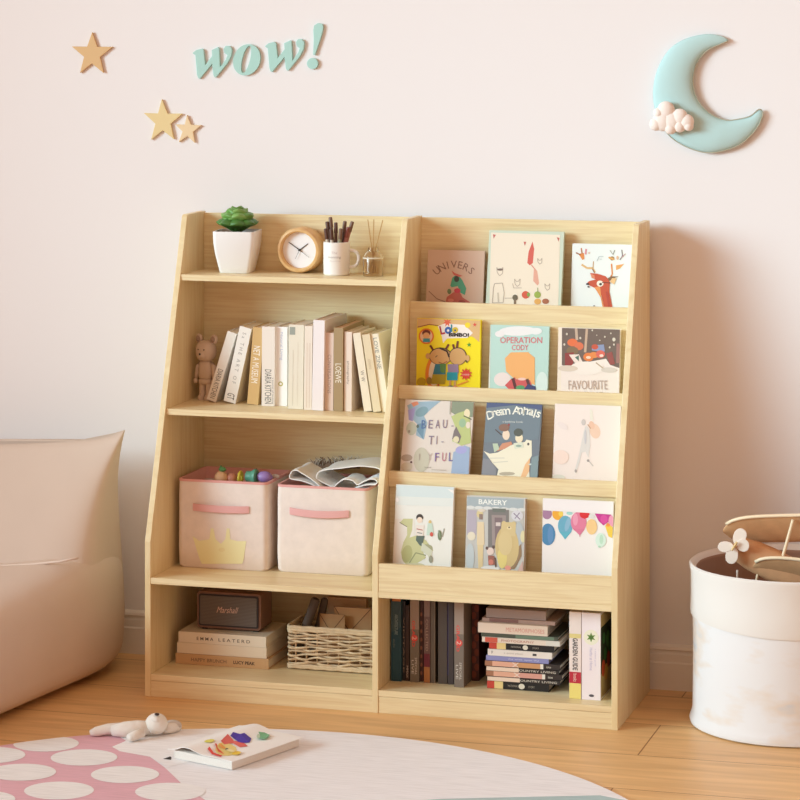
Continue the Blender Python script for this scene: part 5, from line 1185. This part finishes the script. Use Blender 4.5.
def exclam():
    th = .008; c = onY(O1[0]+680/5, O1[1]+150/5, WF-th); mb = MB()
    f = lambda a, b_: (lambda q: (q[0]-c[0], q[1]-c[1]))(onY(O1[0]+a/5, O1[1]+b_/5, WF-th))
    mb.prism([f(*p) for p in ((666, 75), (670, 52), (690, 40), (712, 45), (717, 62), (708, 100), (675, 200), (665, 200), (668, 120))], th-.0006, mat(mint, .7), 'y', 0)
    mb.prism([f(662+28*math.cos(2*PI*k/24), 243+28*math.sin(2*PI*k/24)) for k in range(24)], th-.0006, mat(mint, .7), 'y', 0)
    tag(mb.build('wall_letter', loc=(c[0], WF-th, c[1]), bevel=.001), 'mint exclamation mark ending the wall lettering', 'wall letter', 'mint letters on the wall')
exclam()

def catmull(P, m_):
    Q = []
    for i in range(len(P)-1):
        p0, p1, p2, p3 = P[max(i-1, 0)], P[i], P[i+1], P[min(i+2, len(P)-1)]
        for k in range(m_):
            t = k/m_; Q.append(tuple(.5*((2*p1[a])+(-p0[a]+p2[a])*t+(2*p0[a]-5*p1[a]+4*p2[a]-p3[a])*t*t+(-p0[a]+3*p1[a]-3*p2[a]+p3[a])*t**3) for a in (0, 1)))
    Q.append(P[-1]); return Q
def resamp(P, n):
    L = [0]
    for p, q in zip(P, P[1:]): L.append(L[-1]+math.dist(p, q))
    out = []
    for i in range(n+1):
        t = L[-1]*i/n; k = 0
        while k < len(P)-2 and L[k+1] < t: k += 1
        f_ = (t-L[k])/((L[k+1]-L[k]) or 1); out.append((P[k][0]+(P[k+1][0]-P[k][0])*f_, P[k][1]+(P[k+1][1]-P[k][1])*f_))
    return out
def moon():
    org, s = (620, 20), 5
    out = [(540, 97), (500, 78), (430, 70), (330, 92), (250, 142), (195, 225), (168, 315), (165, 400), (185, 485), (232, 562), (300, 618), (400, 658), (490, 660), (590, 628), (660, 572), (705, 505), (716, 460)]
    inn = [(542, 104), (500, 122), (440, 150), (392, 205), (368, 275), (370, 345), (398, 412), (455, 470), (530, 500), (600, 494), (655, 478), (690, 448), (708, 448)]
    n = 60; O_ = resamp(catmull(out, 6), n); I_ = resamp(catmull(inn, 6), n)
    Yb = WF-.002
    f = lambda p: onY(org[0]+p[0]/s, org[1]+p[1]/s, WF-.012)
    O_ = [f(p) for p in O_]; I_ = [f(p) for p in I_]
    c = ((min(p[0] for p in O_)+max(p[0] for p in O_))/2, (min(p[1] for p in O_)+max(p[1] for p in O_))/2)
    root = thing('moon_decoration', 'pale blue crescent moon cushion with a white cloud hanging on the wall', 'wall decoration', (c[0], WF, c[1]))
    mb = MB(); rings = []
    for a, b_ in zip(O_, I_):
        mid = ((a[0]+b_[0])/2-c[0], (a[1]+b_[1])/2-c[1]); hx, hz = (a[0]-b_[0])/2, (a[1]-b_[1])/2; wdt = math.hypot(hx, hz); dep = min(.024, wdt*.55)
        ring = []
        for t in [2*PI*j/20 for j in range(20)]:
            ct, st = math.cos(t), math.sin(t); y = -.009-dep*.85*math.copysign(abs(st)**.9, st)*(1 if st > 0 else .5)
            ring.append((mid[0]+hx*ct, min(y, -.0008), mid[1]+hz*ct))
        rings.append(ring)
    mb.loft(rings, mat((.72, .84, .84), .85, bump=.15, nscale=50)); mb.build('crescent', root, smooth=True)
    mb = MB(); mb.tube([(p[0]-c[0], -.014, p[1]-c[1]) for p in I_], .0014, mat((.72, .70, .62), .8), 6); mb.tube([(p[0]-c[0], -.014, p[1]-c[1]) for p in O_[n//2:]], .0014, mat((.72, .70, .62), .8), 6); mb.build('seam_piping', root, smooth=True)
    mb = MB()
    for a, b_, r_ in ((182, 520, 32), (195, 465, 26), (232, 450, 42), (215, 505, 48), (258, 505, 48), (300, 485, 40), (335, 508, 36), (345, 530, 24), (255, 540, 30), (300, 530, 30)):
        q = onY(org[0]+a/s, org[1]+b_/s, WF-.04); R_ = r_/s/381
        mb.ell((q[0]-c[0], -.044, q[1]-c[1]), (R_, .014, R_), mat((.95, .90, .87), .95, bump=.3, nscale=60), n=16, k=10)
    mb.build('cloud', root, smooth=True)
moon()
